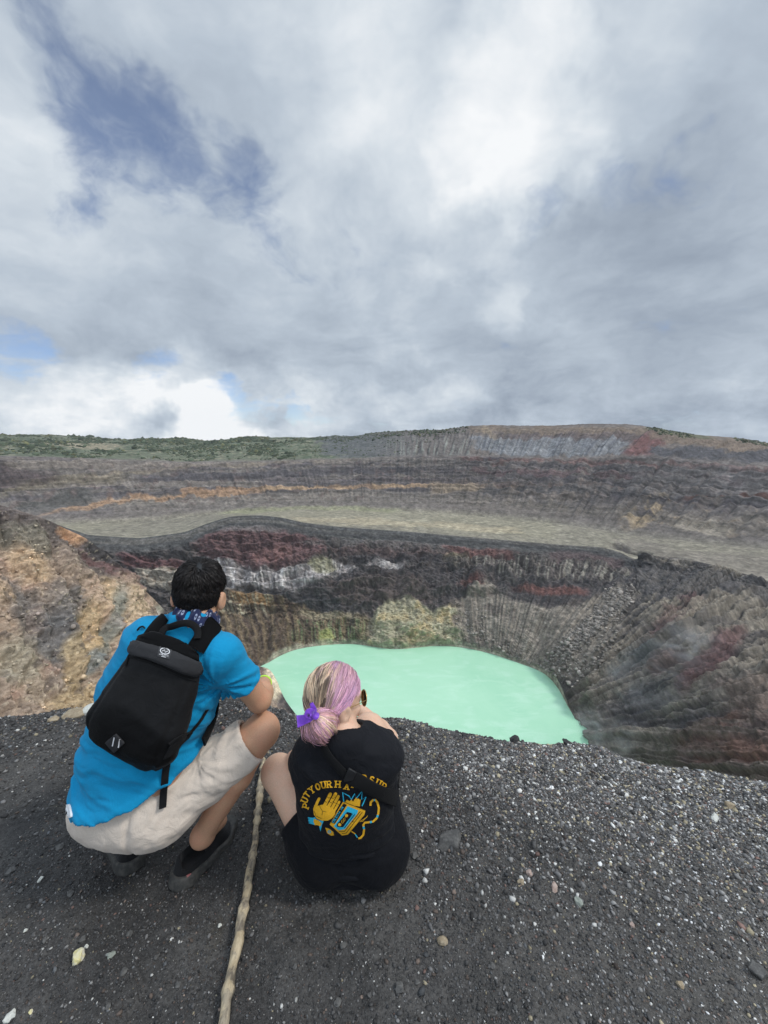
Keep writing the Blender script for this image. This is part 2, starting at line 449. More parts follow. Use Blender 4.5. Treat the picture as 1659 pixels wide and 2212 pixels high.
pt.put(wm * rgt * 0.6 * sstep(pt.w1 + .6 * strat, 0.3, 0.9), A(102, 93, 86))
pt.put(wm * rgt * 0.6 * sstep(-pt.w1 + .6 * strat, 0.4, 1.0), A(68, 62, 68))
for v_, hw_, c_ in ((998, 5, (92, 68, 66)), (1010, 4, (66, 62, 66)), (1024, 5, (84, 66, 68)), (1040, 5, (64, 60, 64)), (1052, 4, (90, 78, 74)), (1066, 6, (68, 66, 68))):
    pt.put(wm * 0.7 * pt.band([(990, v_ - 4), (1200, v_), (1420, v_ + 8), (1700, v_ + 22)], hw_, wob=12), A(*c_))
pt.put(wm * 0.6 * pt.between([(1360, 1010), (1500, 1008), (1700, 1020)], [(1360, 1075), (1500, 1075), (1700, 1090)], 8, 14), A(98, 94, 94))
pt.put(wm * 0.75 * pt.band([(1480, 1082), (1600, 1075), (1700, 1080)], 3.5), A(98, 66, 58))
pt.put(0.8 * pt.between([(930, 1046), (1040, 1056)], [(930, 1068), (1040, 1064)], 4, 5), A(120, 106, 90))
pt.put(wm * rgt * 0.8 * pt.between([(980, 1075), (1200, 1092), (1700, 1120)], [(980, 1110), (1200, 1130), (1700, 1180)], 10, 16), A(94, 88, 82))
pt.put(0.75 * pt.blob(1395, 1105, 44, 18, -25, 0.9) * sstep(pt.w2, -.5, .3), A(134, 117, 92))
pt.put(0.6 * pt.blob(1520, 1140, 60, 14, 12, 0.7), A(128, 120, 108))
pt.put(0.5 * sstep(pt.w2, .4, .9) * pt.between([(1440, 1085), (1660, 1110)], [(1440, 1150), (1660, 1185)], 10, 14), A(120, 106, 90))
# hill, left: scrub; right: bare cliffs
veg = left_hill
pt.put(veg, A(84, 90, 74))
pt.put(veg * 0.8 * sstep(pt.w1, -0.1, 0.5), A(62, 74, 58))
pt.put(veg * 0.7 * sstep(pt.w2, 0.25, 0.6), A(112, 108, 92))
pt.put(0.7 * pt.blob(170, 960, 90, 6, 3, 0.6) * veg, A(128, 118, 100))
pt.put(hillm * pt.between([(690, 938), (800, 934), (900, 930), (1010, 922)], [(690, 985), (800, 990), (900, 994), (1010, 998)], 5, 10) * 0.85, A(74, 76, 80))
pt.put(right_hill * 0.7, A(92, 85, 82))
pt.put(right_hill * 0.75 * pt.between([(760, 962), (900, 948), (1010, 950)], [(760, 992), (900, 990), (1010, 996)], 6, 8) * sstep(flute2, .2, .8), A(112, 116, 112))
pt.put(hillm * 0.9 * pt.between([(1020, 920), (1200, 921), (1400, 921), (1500, 938), (1700, 960)], [(1020, 932), (1200, 942), (1400, 950), (1500, 965), (1700, 985)], 4, 8), A(98, 86, 76))
pt.put(hillm * 0.8 * pt.between([(1060, 936), (1200, 938), (1400, 936)], [(1060, 945), (1200, 950), (1400, 956)], 4, 8), A(80, 72, 74))
cl = pt.between([(1020, 944), (1120, 950), (1300, 950), (1355, 954)], [(1020, 968), (1120, 988), (1300, 988), (1355, 978)], 4, 9)
pt.put(hillm * 0.95 * cl, A(99, 101, 106))
pt.put(hillm * cl * sstep(vnoise(ang * 420, Z / 30), 0.1, 0.6), A(86, 88, 96))
pt.put(hillm * cl * 0.8 * sstep(vnoise(ang * 260 + 5, Z / 14), 0.3, 0.8), A(114, 116, 120))
pt.put(hillm * 0.9 * pt.blob(1388, 968, 42, 20, -24, 0.4), A(92, 62, 62))
pt.put(hillm * 0.9 * pt.between([(1400, 968), (1500, 970), (1700, 982)], [(1400, 992), (1500, 994), (1700, 1004)], 5, 7), A(64, 64, 70))
pt.put(hillm * 0.8 * pt.band([(1050, 926), (1064, 944)], 8), A(134, 120, 98))
pt.put(hillm * 0.7 * pt.between([(1400, 920), (1480, 930), (1540, 944)], [(1400, 928), (1480, 945), (1540, 950)], 4, 4), A(74, 80, 60))
pt.put(gulm, A(58, 54, 54))
lamin = fbm(X / 60, Y / 60, Z / 1.1, 3); pt.mul(np.exp((wallm + .5 * right_hill) * .30 * lamin)); pt.mul(np.exp(.2 * fbm(X / 5, Y / 5, Z / 4, 2) + .26 * fbm(X / 2.1, Y / 2.1, Z / 1.2, 2)))
pt.c = np.clip(pt.c, 0.012, 0.85)
far_mat = rock_material("outer_crater_rock", 0.16, 0.5, dist=1.2)
o = mesh_from("outer_crater_terrain", Q2.reshape(-1, 3), grid_faces(nr, nc)[:, ::-1], True, pt.c, far_mat)
tag(o, kind='structure')
FAR_P = Q2; FAR_UV = (Uq.reshape(nr, nc), Vq.reshape(nr, nc))

# ---- inner crater wall and the right-hand slope
SHORE_V = [(-300, 1560), (300, 1500), (480, 1470), (560, 1450), (575, 1438), (590, 1420), (640, 1401), (700, 1393), (770, 1389), (820, 1401), (870, 1404), (930, 1394), (990, 1396), (1060, 1411), (1130, 1436), (1180, 1452), (1205, 1470),
           (1216, 1500), (1233, 1540), (1245, 1575), (1254, 1610), (1400, 1740), (1659, 1800), (1960, 1840)]
SHORE_T = [(-300, 330)] + [(u, float((LAKE_Z - CAM_H) / ray(u, v)[2])) for u, v in SHORE_V[1:21]] + [(1400, 160), (1659, 105), (1960, 70)]
DEEP_V = [(u, v + 26) for u, v in SHORE_V]
DEEP_T = [(u, t + (2 if u < 1262 else -6)) for u, t in SHORE_T]
CLIFF_V = [(-300, 1400), (200, 1380), (420, 1345), (500, 1340), (560, 1325), (700, 1320), (790, 1330), (850, 1310), (990, 1300), (1100, 1290), (1250, 1282), (1340, 1280), (1420, 1330), (1500, 1400), (1659, 1500), (1960, 1590)]
CLIFF_T = [(-300, 320), (200, 322), (420, 318), (560, 318), (700, 318), (850, 312), (990, 318), (1100, 308), (1340, 282), (1420, 245), (1500, 205), (1659, 160), (1960, 120)]
UPPER_V = [(u, v + 30) for u, v in LIP_V]
UPPER_T = [(u, t - 9) for u, t in LIP_T]
back_v = [(u, v + 6) for u, v in LIP_V]; back_t = [(u, t + 9) for u, t in LIP_T]
P = sheet(us, [(DEEP_V, DEEP_T), (SHORE_V, SHORE_T), (CLIFF_V, CLIFF_T), (UPPER_V, UPPER_T), (LIP_V, LIP_T), (back_v, back_t)], [12, 210, 200, 46, 8],
          [None, 0.92, None, None, None], drop=70)
nr, nc = P.shape[:2]
rown = np.repeat(np.arange(nr), nc)
Nn = normals(P); Q = P.reshape(-1, 3).astype(np.float32); X, Y, Z = Q.T
Uq, Vq = proj(Q)
ang = np.arctan2(X, Y - 60); rad = np.hypot(X, Y - 60)
inn = sstep(rown, 6, 40) * (1 - sstep(rown, 455, 470))
f1 = np.abs(fbm(ang * 13 + .2 * fbm(X / 30, Y / 30, o=2), rad / 90, o=3))
f2 = np.abs(fbm(ang * 48, rad / 60, o=3))
f3 = np.abs(fbm(ang * 150, rad / 40, o=2))
rough = fbm(X / 11, Y / 11, Z / 9, 5, 0.6)
strat = vnoise(Z / 2.2 + fbm(X / 60, Y / 60, o=2), X * 0 + 1.5)
right = sstep(Uq + .62 * (Vq - 1300), 1335, 1400)
scree = sstep(Uq, 985, 1010) * (1 - sstep(rown, 205, 250))
# gullies on the right slope run down to the lower left, nearly parallel
pang = np.arctan2(Uq - 1062, 1600 - Vq); prad = np.hypot(Uq - 1062, 1600 - Vq)
wv = .030 * fbm(X / 30, Y / 30, Z / 30, 3) + .05 * fbm(X / 90, Y / 90, o=2)
gn = np.abs(fbm((pang + wv) * 9, prad / 900, o=3, g=.45)); gn2 = np.abs(fbm((pang + wv * .4) * 26, prad / 800, o=2, g=.4)); gn3 = np.abs(fbm((pang + wv * .25) * 62 + 5, prad / 500, o=2))
up_cliff = sstep(rown, 222, 250)
led = Z / 7.0 + 1.0 * fbm(X / 45, Y / 45, o=3); led = led - np.floor(led); led = np.where(led < .75, led / .75, (1 - led) / .25)
fine = fbm(X / 3.6, Y / 3.6, Z / 3.0, 4, .6)
d = inn * ((1 - scree * .75) * (1 - right * .6) * (3.2 * f1 + 1.7 * f2 + 0.4 * f3 + 4.6 * rough + 1.6 * fine + 4.2 * led * up_cliff) + scree * (1 - right) * (2.0 * gn3 + 1.6 * gn2 + .35 * rough) + right * ((1 - .55 * sstep(Vq, 1440, 1580)) * (6.0 * gn + 6.5 * gn2 + 2.8 * gn3) + 1.5 * rough + 0.7 * fine + .8 * gn3 - 4))
# the pale buttress that stands into the lake, and the layered hummock above it
but = pt_but = np.exp(-(((Uq - 885) / 85) ** 2) - (((Vq - 1365) / 42) ** 2))
d += inn * 7.0 * but
lens = np.exp(-(((Uq - 830) / 130) ** 2) - (((Vq - 1262) / 34) ** 2))
d += inn * 6.0 * lens
lipd0 = Vq - np.interp(Uq, [p[0] for p in LIP_V], [p[1] for p in LIP_V])
d = d * (1 - .80 * (1 - sstep(lipd0, 14, 46)) * (1 - sstep(Uq, 1330, 1400)))
d = np.where(rown < 20, d * 0.4, d)
Q2 = P + Nn * d.reshape(nr, nc, 1)
pt = Paint(P, A(70, 66, 66))
pt.put(0.6 * sstep(pt.w1, 0, .7), A(82, 74, 72)); pt.put(0.6 * sstep(-pt.w1, .1, .8), A(56, 54, 57))
lipd = Vq - np.interp(Uq, [p[0] for p in LIP_V], [p[1] for p in LIP_V])
# dark layered top
top = (1 - sstep(lipd + 5 * pt.w2, 24, 40))
pt.put(top * (1 - sstep(Uq, 1330, 1400)), A(66, 66, 67)); pt.put(0.65 * top * sstep(vnoise(lipd / 5.2, Uq / 400), 0.1, .6) * (1 - sstep(Uq, 1330, 1400)), A(90, 87, 84)); pt.put(.6 * top * sstep(vnoise(lipd / 4 + 9, Uq / 300), .2, .6), A(50, 50, 52))
# maroon lenses
pt.put(0.72 * pt.between([(430, 1170), (480, 1148), (560, 1142), (640, 1150), (700, 1170)], [(430, 1205), (480, 1222), (560, 1236), (640, 1226), (700, 1200)], 7, 10), A(92, 66, 68))
pt.put(0.6 * pt.between([(480, 1140), (560, 1134), (620, 1142)], [(480, 1152), (560, 1150), (620, 1154)], 4, 5), A(100, 94, 94))
pt.put(0.75 * pt.blob(590, 1205, 48, 16, -8), A(106, 78, 76))
pt.put(0.65 * pt.between([(720, 1172), (900, 1182), (1000, 1190)], [(720, 1205), (900, 1210), (1000, 1210)], 8, 12), A(82, 66, 66))
pt.put(0.85 * pt.between([(270, 1196), (330, 1204), (400, 1212)], [(270, 1222), (330, 1228), (400, 1234)], 6, 8), A(88, 60, 62))
pt.put(0.6 * pt.between([(650, 1170), (800, 1172), (1000, 1184)], [(650, 1178), (800, 1190), (1000, 1196)], 5, 8), A(86, 84, 84))
pt.put(0.85 * pt.between([(965, 1184), (1050, 1186), (1110, 1196)], [(965, 1206), (1050, 1216), (1110, 1212)], 6, 10), A(98, 70, 68))
pt.put(0.8 * pt.blob(985, 1215, 42, 12, 10, .6), A(132, 122, 98))
# white streaked cliff
stk = vnoise(ang * 130 + .8 * pt.w2, Z / 14) ; stk2 = vnoise(ang * 300 + 4 + .9 * pt.w2, Z / 6)
wc = pt.between([(470, 1212), (560, 1238), (640, 1232), (720, 1216), (760, 1222)], [(470, 1268), (560, 1272), (640, 1278), (720, 1262), (760, 1238)], 6, 12)
pt.put(wc * (0.80 + .2 * stk), A(140, 136, 138)); pt.put(wc * .9 * sstep(stk2 + .3 * stk, .25, .7), A(92, 88, 88)); pt.put(wc * .9 * sstep(stk - stk2, .5, 1.0), A(178, 174, 174))
wl = pt.between([(302, 1226), (350, 1228), (400, 1232)], [(302, 1258), (350, 1272), (400, 1292)], 5, 10)
pt.put(wl * (.85 + .2 * stk2), A(148, 141, 130)); pt.put(wl * .8 * sstep(stk2, .2, .6), A(110, 98, 88))
pt.put(.8 * pt.blob(700, 1228, 30, 16, 20, .5), A(118, 116, 92))
# dark beds and the pale arch over them
pt.put(.9 * pt.between([(610, 1290), (700, 1256), (780, 1236), (850, 1230), (960, 1236), (1060, 1240)], [(610, 1305), (700, 1318), (780, 1320), (850, 1312), (960, 1326), (1060, 1250)], 8, 10), A(64, 60, 62))
pt.put(.6 * pt.between([(720, 1266), (830, 1256), (930, 1272)], [(720, 1310), (830, 1300), (930, 1310)], 8, 16), A(80, 70, 68))
pt.put(.9 * pt.band([(690, 1258), (760, 1240), (820, 1226), (870, 1230)], 4, wob=4), A(120, 114, 114))
pt.put(.7 * pt.blob(838, 1230, 28, 9, 14, .7), A(146, 142, 142))
pt.put(.9 * pt.between([(560, 1278), (640, 1286), (700, 1284), (740, 1300)], [(560, 1288), (640, 1316), (700, 1322), (740, 1326)], 6, 9), A(56, 55, 58))
pt.put(.85 * pt.between([(760, 1206), (900, 1204), (1000, 1208), (1150, 1236), (1330, 1262)], [(760, 1222), (900, 1222), (1000, 1238), (1150, 1256), (1330, 1276)], 6, 8), A(58, 55, 58))
# ochre, rust and green-stained foot of the wall
foot = pt.between([(470, 1276), (560, 1290), (640, 1302), (720, 1330), (800, 1340)], [(470, 1460), (560, 1440), (640, 1402), (720, 1396), (800, 1402)], 6, 10)
pt.put(foot * .9, A(82, 70, 58)); pt.put(foot * .7 * sstep(stk, .0, .6), A(108, 94, 72)); pt.put(foot * .7 * sstep(-stk, .2, .7), A(62, 50, 46))
pt.put(.85 * pt.blob(560, 1300, 52, 12, 12, .5), A(128, 100, 64))
pt.put(.7 * pt.between([(470, 1276), (540, 1284), (590, 1296)], [(470, 1330), (540, 1340), (590, 1330)], 6, 12) * sstep(stk2, -.1, .5), A(142, 138, 118))
pt.put(.8 * pt.between([(660, 1318), (780, 1330)], [(660, 1334), (780, 1344)], 4, 8), A(126, 118, 98))
pt.put(.7 * pt.between([(640, 1342), (790, 1345)], [(640, 1394), (790, 1392)], 6, 10) * sstep(stk2, .0, .5), A(104, 116, 84))
pt.put(.8 * pt.blob(706, 1378, 16, 24, 0, .5), A(136, 140, 84))
pt.put(.7 * pt.blob(770, 1355, 36, 26, 0, .6) * sstep(-stk2, -.1, .5), A(58, 62, 54))
pt.put(.8 * pt.blob(830, 1380, 26, 20, 0, .4), A(92, 86, 82))
pb = pt.between([(800, 1345), (830, 1304), (880, 1296), (930, 1320), (994, 1312)], [(800, 1398), (830, 1402), (880, 1406), (930, 1396), (994, 1396)], 6, 9)
pt.put(pb * .95, A(138, 134, 112)); pt.put(pb * .8 * sstep(pt.w2, .1, .7), A(158, 142, 106)); pt.put(pb * .6 * sstep(-pt.w2, .2, .8), A(112, 108, 94))
pt.put(pb * .5 * pt.blob(905, 1390, 60, 14), A(120, 110, 88))
# scree slope and the beds above it
pt.put(.95 * pt.between([(992, 1300), (1050, 1262), (1150, 1300), (1240, 1320), (1340, 1268)], [(992, 1410), (1050, 1430), (1150, 1460), (1240, 1470), (1340, 1400)], 6, 8), A(116, 109, 101))
scm = scree * (1 - right); pt.put(scm * .38 * (1 - sstep(gn3, .05, .3)), A(84, 79, 74))  # shade of the scree furrows put into the colour
sc_t = pt.between([(992, 1300), (1050, 1262), (1130, 1300)], [(992, 1400), (1050, 1420), (1130, 1440)], 6, 10)
pt.put(sc_t * .6 * sstep(pt.w2, .1, .7), A(84, 76, 74))
pt.put(.6 * pt.between([(1000, 1256), (1040, 1254)], [(1000, 1276), (1040, 1272)], 5, 7), A(104, 66, 60))
pt.put(.9 * pt.between([(1070, 1262), (1180, 1270), (1290, 1272)], [(1070, 1284), (1180, 1318), (1290, 1296)], 6, 9), A(66, 62, 64))
pt.put(.65 * pt.between([(1120, 1272), (1180, 1276), (1270, 1280)], [(1120, 1282), (1180, 1290), (1270, 1292)], 4, 6), A(104, 66, 60))
rb = pt.between([(985, 1206), (1100, 1214), (1250, 1222), (1345, 1232)], [(985, 1228), (1100, 1248), (1250, 1262), (1345, 1262)], 6, 9)
pt.put(rb * .9, A(84, 78, 76)); pt.put(rb * .8 * sstep(stk2, .1, .6), A(122, 118, 110)); pt.put(rb * .7 * sstep(-stk2, .2, .6), A(56, 52, 52))
pt.put(.5 * pt.between([(1180, 1196), (1340, 1204)], [(1180, 1218), (1340, 1226)], 6, 10), A(84, 66, 68))
# right slope
pt.put(right * .85, A(88, 83, 79)); pt.put(right * .75 * sstep(gn2 + .4 * gn3, .32, .6), A(116, 109, 99)); pt.put(right * .75 * (1 - sstep(gn2, .04, .2)), A(64, 62, 64)); pt.put(right * .5 * (1 - sstep(gn3, .03, .16)), A(62, 60, 62))  # light ridges and shaded gully floors painted into the rock colour
pt.put(right * .55 * sstep(pt.w1, .2, .8), A(66, 64, 70))
pt.put(.8 * pt.between([(1345, 1216), (1440, 1222), (1560, 1240), (1700, 1275)], [(1345, 1262), (1440, 1300), (1560, 1320), (1700, 1330)], 8, 16), A(70, 68, 70))
pt.put(.8 * pt.blob(1450, 1352, 62, 24, -38, .5), A(84, 62, 64))
pt.put(.85 * pt.blob(1545, 1435, 82, 27, -38, .5), A(88, 64, 65))
pt.put(.6 * pt.blob(1440, 1440, 40, 20, -30, .6), A(88, 64, 64))
pt.put(.7 * pt.blob(1375, 1520, 80, 44, -20, .5), A(62, 62, 68))
pt.put(.7 * pt.blob(1400, 1420, 70, 22, -24, .6), A(76, 82, 86))
pt.put(.75 * pt.blob(1530, 1310, 110, 10, -20, .6), A(110, 103, 94))
pt.put(.7 * pt.between([(1250, 1500), (1300, 1520), (1340, 1560)], [(1250, 1640), (1300, 1650), (1340, 1660)], 10, 12), A(102, 96, 92))
pt.put(.8 * pt.between([(1300, 1590), (1400, 1588), (1500, 1580)], [(1300, 1680), (1400, 1680), (1500, 1640)], 8, 10), A(84, 80, 72))
rd = sstep((Vq - 1545) + 0.35 * (Uq - 1560) + 22 * pt.w1 + 14 * pt.w2, -8, 22) * sstep(Uq + 20 * pt.w1, 1430, 1490)
pt.put(rd * .85, A(86, 68, 63)); pt.put(rd * .6 * sstep(pt.w2, .1, .6), A(97, 74, 66)); pt.put(rd * .7 * sstep(-pt.w2, .1, .6), A(74, 66, 64)); pt.put(rd * .7 * sstep(gn2, .3, .6), A(92, 84, 78))
pt.put(.7 * pt.blob(1640, 1625, 60, 22, 10, .6), A(104, 77, 67))
pt.put(.7 * pt.between([(1560, 1480), (1700, 1470)], [(1560, 1535), (1700, 1530)], 12, 16), A(92, 80, 74))
# a thin pale crust where the lake laps the rock
shd = np.interp(Uq, [p[0] for p in SHORE_V], [p[1] for p in SHORE_V]) - Vq
pt.put(.75 * (1 - sstep(shd + 4 * pt.w2, 2, 12)) * (1 - sstep(Uq, 1262, 1290)), A(140, 136, 122))
pt.mul(np.exp(.24 * fbm(X / 3.2, Y / 3.2, Z / 2.6, 2) + .34 * fbm(X / 1.25, Y / 1.25, Z / .9, 2)))
pt.c = np.clip(pt.c, .012, .85)
in_mat = rock_material("inner_crater_rock", 0.3, 0.6, dist=0.8)
o = mesh_from("inner_crater_terrain", Q2.reshape(-1, 3), grid_faces(nr, nc)[:, ::-1], True, pt.c, in_mat)
tag(o, kind='structure')
IN_P = Q2; IN_UV = (Uq.reshape(nr, nc), Vq.reshape(nr, nc))

# ---- the near spur on the left
us2 = np.concatenate([np.arange(-1400, -60, 10.0), np.arange(-60, 712, 1.4)])
CR_V = [(-300, 1000), (-100, 1060), (0, 1090), (100, 1121), (190, 1165), (230, 1195), (262, 1226), (330, 1291), (390, 1352), (450, 1402), (520, 1432), (560, 1440), (580, 1442), (598, 1456), (600, 1478), (606, 1500), (660, 1570), (712, 1620)]
CR_T = [(-300, 120), (0, 142), (100, 150), (190, 160), (262, 170), (330, 184), (390, 198), (450, 214), (520, 236), (575, 251), (606, 238), (660, 205), (712, 185)]
BS_V = [(-300, 1640), (0, 1640), (450, 1640), (712, 1660)]
BS_T = [(-300, 80), (0, 92), (190, 108), (330, 130), (450, 162), (520, 190), (606, 208), (712, 172)]
MD_V = [(u, 1000 + (v - 1000) * .5 + 300) for u, v in CR_V]
md_t = [(-300, 98), (0, 117), (190, 134), (330, 158), (450, 188), (520, 214), (606, 226), (712, 180)]
bk_v = [(u, v + 14) for u, v in CR_V]; bk_t = [(u, t + 22) for u, t in CR_T]
P = sheet(us2, [(BS_V, BS_T), (BS_V, BS_T), (MD_V, md_t), (CR_V, CR_T), (bk_v, bk_t)], [16, 214, 260, 16], drop=60)
nr, nc = P.shape[:2]
rown = np.repeat(np.arange(nr), nc)
Nn = normals(P); Q = P.reshape(-1, 3).astype(np.float32); X, Y, Z = Q.T
Uq, Vq = proj(Q)
r1 = fbm(X / 24, Y / 24, Z / 24, 5, .55); r2 = np.abs(fbm(X / 7, Y / 7, Z / 7, 4, .6)); 
sg = np.abs(fbm((Uq * .75 - Vq * .35) / 60, Vq / 260, o=3))
fade = (1 - sstep(rown, 478, 492)) * (1 - .8 * sstep(Uq, 480, 580))
d = fade * (3.6 * r1 + 2.4 * r2 + 6.5 * sg + .75 * fbm(X / 1.5, Y / 1.5, Z / 1.5, 3) - 2.6)
Q2 = P + Nn * d.reshape(nr, nc, 1)
pt = Paint(P, A(122, 106, 92))
pt.put(.8 * sstep(pt.w1, .0, .7), A(146, 124, 94)); pt.put(.7 * sstep(-pt.w1, .1, .8), A(96, 88, 84)); pt.put(.5 * sstep(pt.w2, .2, .8), A(136, 108, 96))
crest = np.interp(Uq, [p[0] for p in CR_V], [p[1] for p in CR_V])
cd = Vq - crest
top = 1 - sstep(cd + 16 * pt.w1 + 8 * pt.w2, 25, 85)
pt.put(top * .9, A(74, 68, 68))
pt.put(.9 * (1 - sstep(cd + 9 * pt.w1, 10, 24)) * sstep(Uq, 90, 150), A(54, 52, 54))
pt.put(.8 * pt.between([(-300, 1080), (0, 1110), (110, 1140)], [(-300, 1140), (0, 1170), (110, 1200)], 12, 14), A(92, 88, 78))
pt.put(.85 * pt.blob(155, 1140, 34, 24, 50, .4), A(152, 116, 86))
pt.put(.7 * pt.band([(180, 1190), (260, 1240), (320, 1290)], 12), A(86, 62, 62))
pt.put(.85 * pt.between([(20, 1240), (90, 1250), (170, 1270)], [(20, 1480), (90, 1460), (170, 1340)], 14, 22) * sstep(pt.w1, -.5, .2), A(84, 82, 82))
pt.put(.85 * pt.blob(120, 1370, 46, 46, -35, .45), A(80, 80, 82))
pt.put(.6 * pt.blob(60, 1230, 52, 34, 30, .6), A(142, 120, 92))
pt.put(.75 * pt.between([(190, 1230), (260, 1240), (330, 1290)], [(190, 1320), (260, 1370), (330, 1400)], 10, 18), A(140, 120, 104))
pt.put(.7 * pt.blob(290, 1335, 54, 42, 40, .5), A(150, 132, 108))
pt.put(.85 * pt.band([(235, 1330), (275, 1365), (330, 1410), (390, 1440)], 14, wob=12), A(158, 124, 118))
pt.put(.6 * pt.blob(205, 1365, 38, 76, 18, .6), A(142, 122, 86))
pt.put(.8 * pt.blob(243, 1350, 14, 64, 12, .5), A(96, 100, 96))
pt.put(.8 * pt.blob(212, 1420, 16, 24, 20, .4), A(98, 104, 106))
pt.put(.6 * pt.blob(225, 1500, 80, 30, -10, .6), A(138, 118, 82))
pt.put(.75 * pt.blob(45, 1440, 60, 50, 20, .5), A(124, 116, 100))
pt.put(.8 * pt.blob(372, 1395, 24, 26, 0, .5), A(158, 104, 74))
pt.put(.8 * pt.band([(275, 1390), (282, 1440), (290, 1480)], 30, wob=16) * .7, A(160, 120, 82))
pt.put(.7 * pt.blob(330, 1470, 50, 40, 20, .6), A(104, 92, 88))
pt.put(.85 * pt.blob(345, 1330, 12, 26, 0, .4), A(178, 172, 160))
pt.put(.7 * pt.between([(470, 1430), (540, 1440), (600, 1450)], [(470, 1470), (540, 1490), (600, 1500)], 10, 10), A(96, 78, 72))
pt.put(.85 * (1 - sstep(np.hypot((Uq - 592) / 22, (Vq - 1462) / 42) + .3 * pt.w2, .7, 1.3)), A(168, 156, 134))
pt.put(.3 * sstep(fbm(X / .9, Y / .9, Z / .9, 2), .66, .9), A(178, 166, 144))
pt.put(.6 * sstep(fbm(X / 2.6 + 40, Y / 2.6, Z / 2.6, 2), .5, .8), A(78, 70, 66))
pt.mul(np.array([1.34]) * np.exp(.26 * fbm(X / 1.6, Y / 1.6, Z / 1.4, 2) + .17 * fbm(X / .6, Y / .6, Z / .6, 2)))
pt.c = np.clip(pt.c, .012, .85)
sp_mat = rock_material("spur_rock", 0.7, 0.7, dist=0.6)
o = mesh_from("rock_spur_terrain", Q2.reshape(-1, 3), grid_faces(nr, nc)[:, ::-1], True, pt.c, sp_mat)
tag(o, kind='structure')
SP_P = Q2; SP_UV = (Uq.reshape(nr, nc), Vq.reshape(nr, nc)); SP_C = pt.c.reshape(nr, nc, 3)

# ---- lake
m, n, b = material("crater_lake_water", 0.22, 0.5)
co = obj_co(n)
f = n.noise(co, 0.018, 6, 0.6, 0.6); g = n.noise(n.vm('MULTIPLY', co, (1, 2.2, 1)), 0.06, 5, 0.6, 0.8)
c = n.mix(n.ss(f, .35, .7), (.40, .69, .48), (.345, .645, .435))
c = n.mix(n.m('MULTIPLY', n.ss(g, .46, .74), .5), c, (.52, .76, .60))
n.l.new(c, b.inputs['Base Color'])
set_bump(n, b, n.noise(co, 1.6, 4, .6), .12, .08)
lk = WZ(np.array([500., 640, 770, 930, 1060, 1180, 1330, 1400, 1560, 1200, 800, 400, 450]), np.array([1425., 1380, 1370, 1375, 1390, 1430, 1500, 1640, 1850, 1980, 1980, 1900, 1560]), np.full(13, LAKE_Z))
cc = lk.mean(0)
ring = [cc + (lk - cc) * s for s in (1, .66, .33)]
V = np.concatenate(ring + [cc[None]])
Fq = [np.concatenate([[[k * 13 + i, k * 13 + (i + 1) % 13, (k + 1) * 13 + (i + 1) % 13, (k + 1) * 13 + i] for i in range(13)] for k in range(2)]),
      np.array([[26 + i, 26 + (i + 1) % 13, 39] for i in range(13)])]
o = mesh_from("lake", V, Fq, False, None, m)
o.data.flip_normals() if o.data.polygons[0].normal.z < 0 else None
tag(o, kind='structure')

# ---- scrub on the far slopes, and the rock fall that runs down to the lake
def lumps(name, P, size, col, mat, label, cat, seed, flat=.8, smooth=True):
    r = np.random.default_rng(seed); k = len(P)
    bm = bmesh.new(); bmesh.ops.create_icosphere(bm, subdivisions=1, radius=1.0)
    v0 = np.array([v.co[:] for v in bm.verts]); f0 = np.array([[v.index for v in f.verts] for f in bm.faces]); bm.free()
    v = v0[None] * (1 + r.normal(0, .22, (k, len(v0), 1))) * size[:, None, None] * np.array([1, 1, flat]) * r.uniform(.7, 1.3, (k, 1, 3))
    V = (v + P[:, None]).reshape(-1, 3); Fq = (f0[None] + (np.arange(k) * len(v0))[:, None, None]).reshape(-1, 3)
    c = np.repeat(col, len(v0), 0) * np.exp(r.normal(0, .12, (len(V), 1)))
    return tag(mesh_from(name, V, Fq, smooth, c, mat), label, cat, kind='stuff')
r = np.random.default_rng(31)
fu, fv = FAR_UV; rowi = np.arange(FAR_P.shape[0])[:, None] + np.zeros_like(fu)
w = (rowi > 342) & (rowi < 472) & (fu > -250) & (fu < 1000 - (fv - 930) * 2.5)
dens = np.where(w, np.clip(.35 + fbm(FAR_P[..., 0] / 40, FAR_P[..., 1] / 40, o=3), .02, 1) * np.where(fu > 700, .35, 1) * (.4 + 1.2 * sstep(rowi, 342, 440)), 0)
w2 = (rowi > 440) & (rowi < 472) & (((fu > 1395) & (fu < 1500)) | ((fu > 1590) & (fu < 1660)) | ((fu > 640) & (fu < 1010)))
dens = dens + np.where(w2, .5, 0)
pr = (dens / dens.sum()).ravel(); idx = r.choice(len(pr), 13000, p=pr)
Pb = FAR_P.reshape(-1, 3)[idx] + r.normal(0, .8, (13000, 3)) * [1, 1, 0]
sz = np.exp(r.normal(math.log(1.25), .5, 13000)); sz = np.where(fu.ravel()[idx] > 640, sz * .62, sz)
cb = np.array([[.058, .074, .044]]) * np.exp(r.normal(0, .30, (13000, 1))) * np.where(r.random((13000, 1)) < .2, np.array([[1.7, 1.35, 1.1]]), 1)
m, n, b = material("scrub_leaves", .9, .1); n.l.new(n.vm('SCALE', vcol(n), s=n.lin(n.noise(obj_co(n), 1.5, 5, .7), .3, .7, .5, 1.5)), b.inputs['Base Color'])
lumps("hill_scrub", Pb, sz, cb, m, "dark green scrub covering the far slope of the crater rim", "scrub", 4, .8)
iu, iv = IN_UV
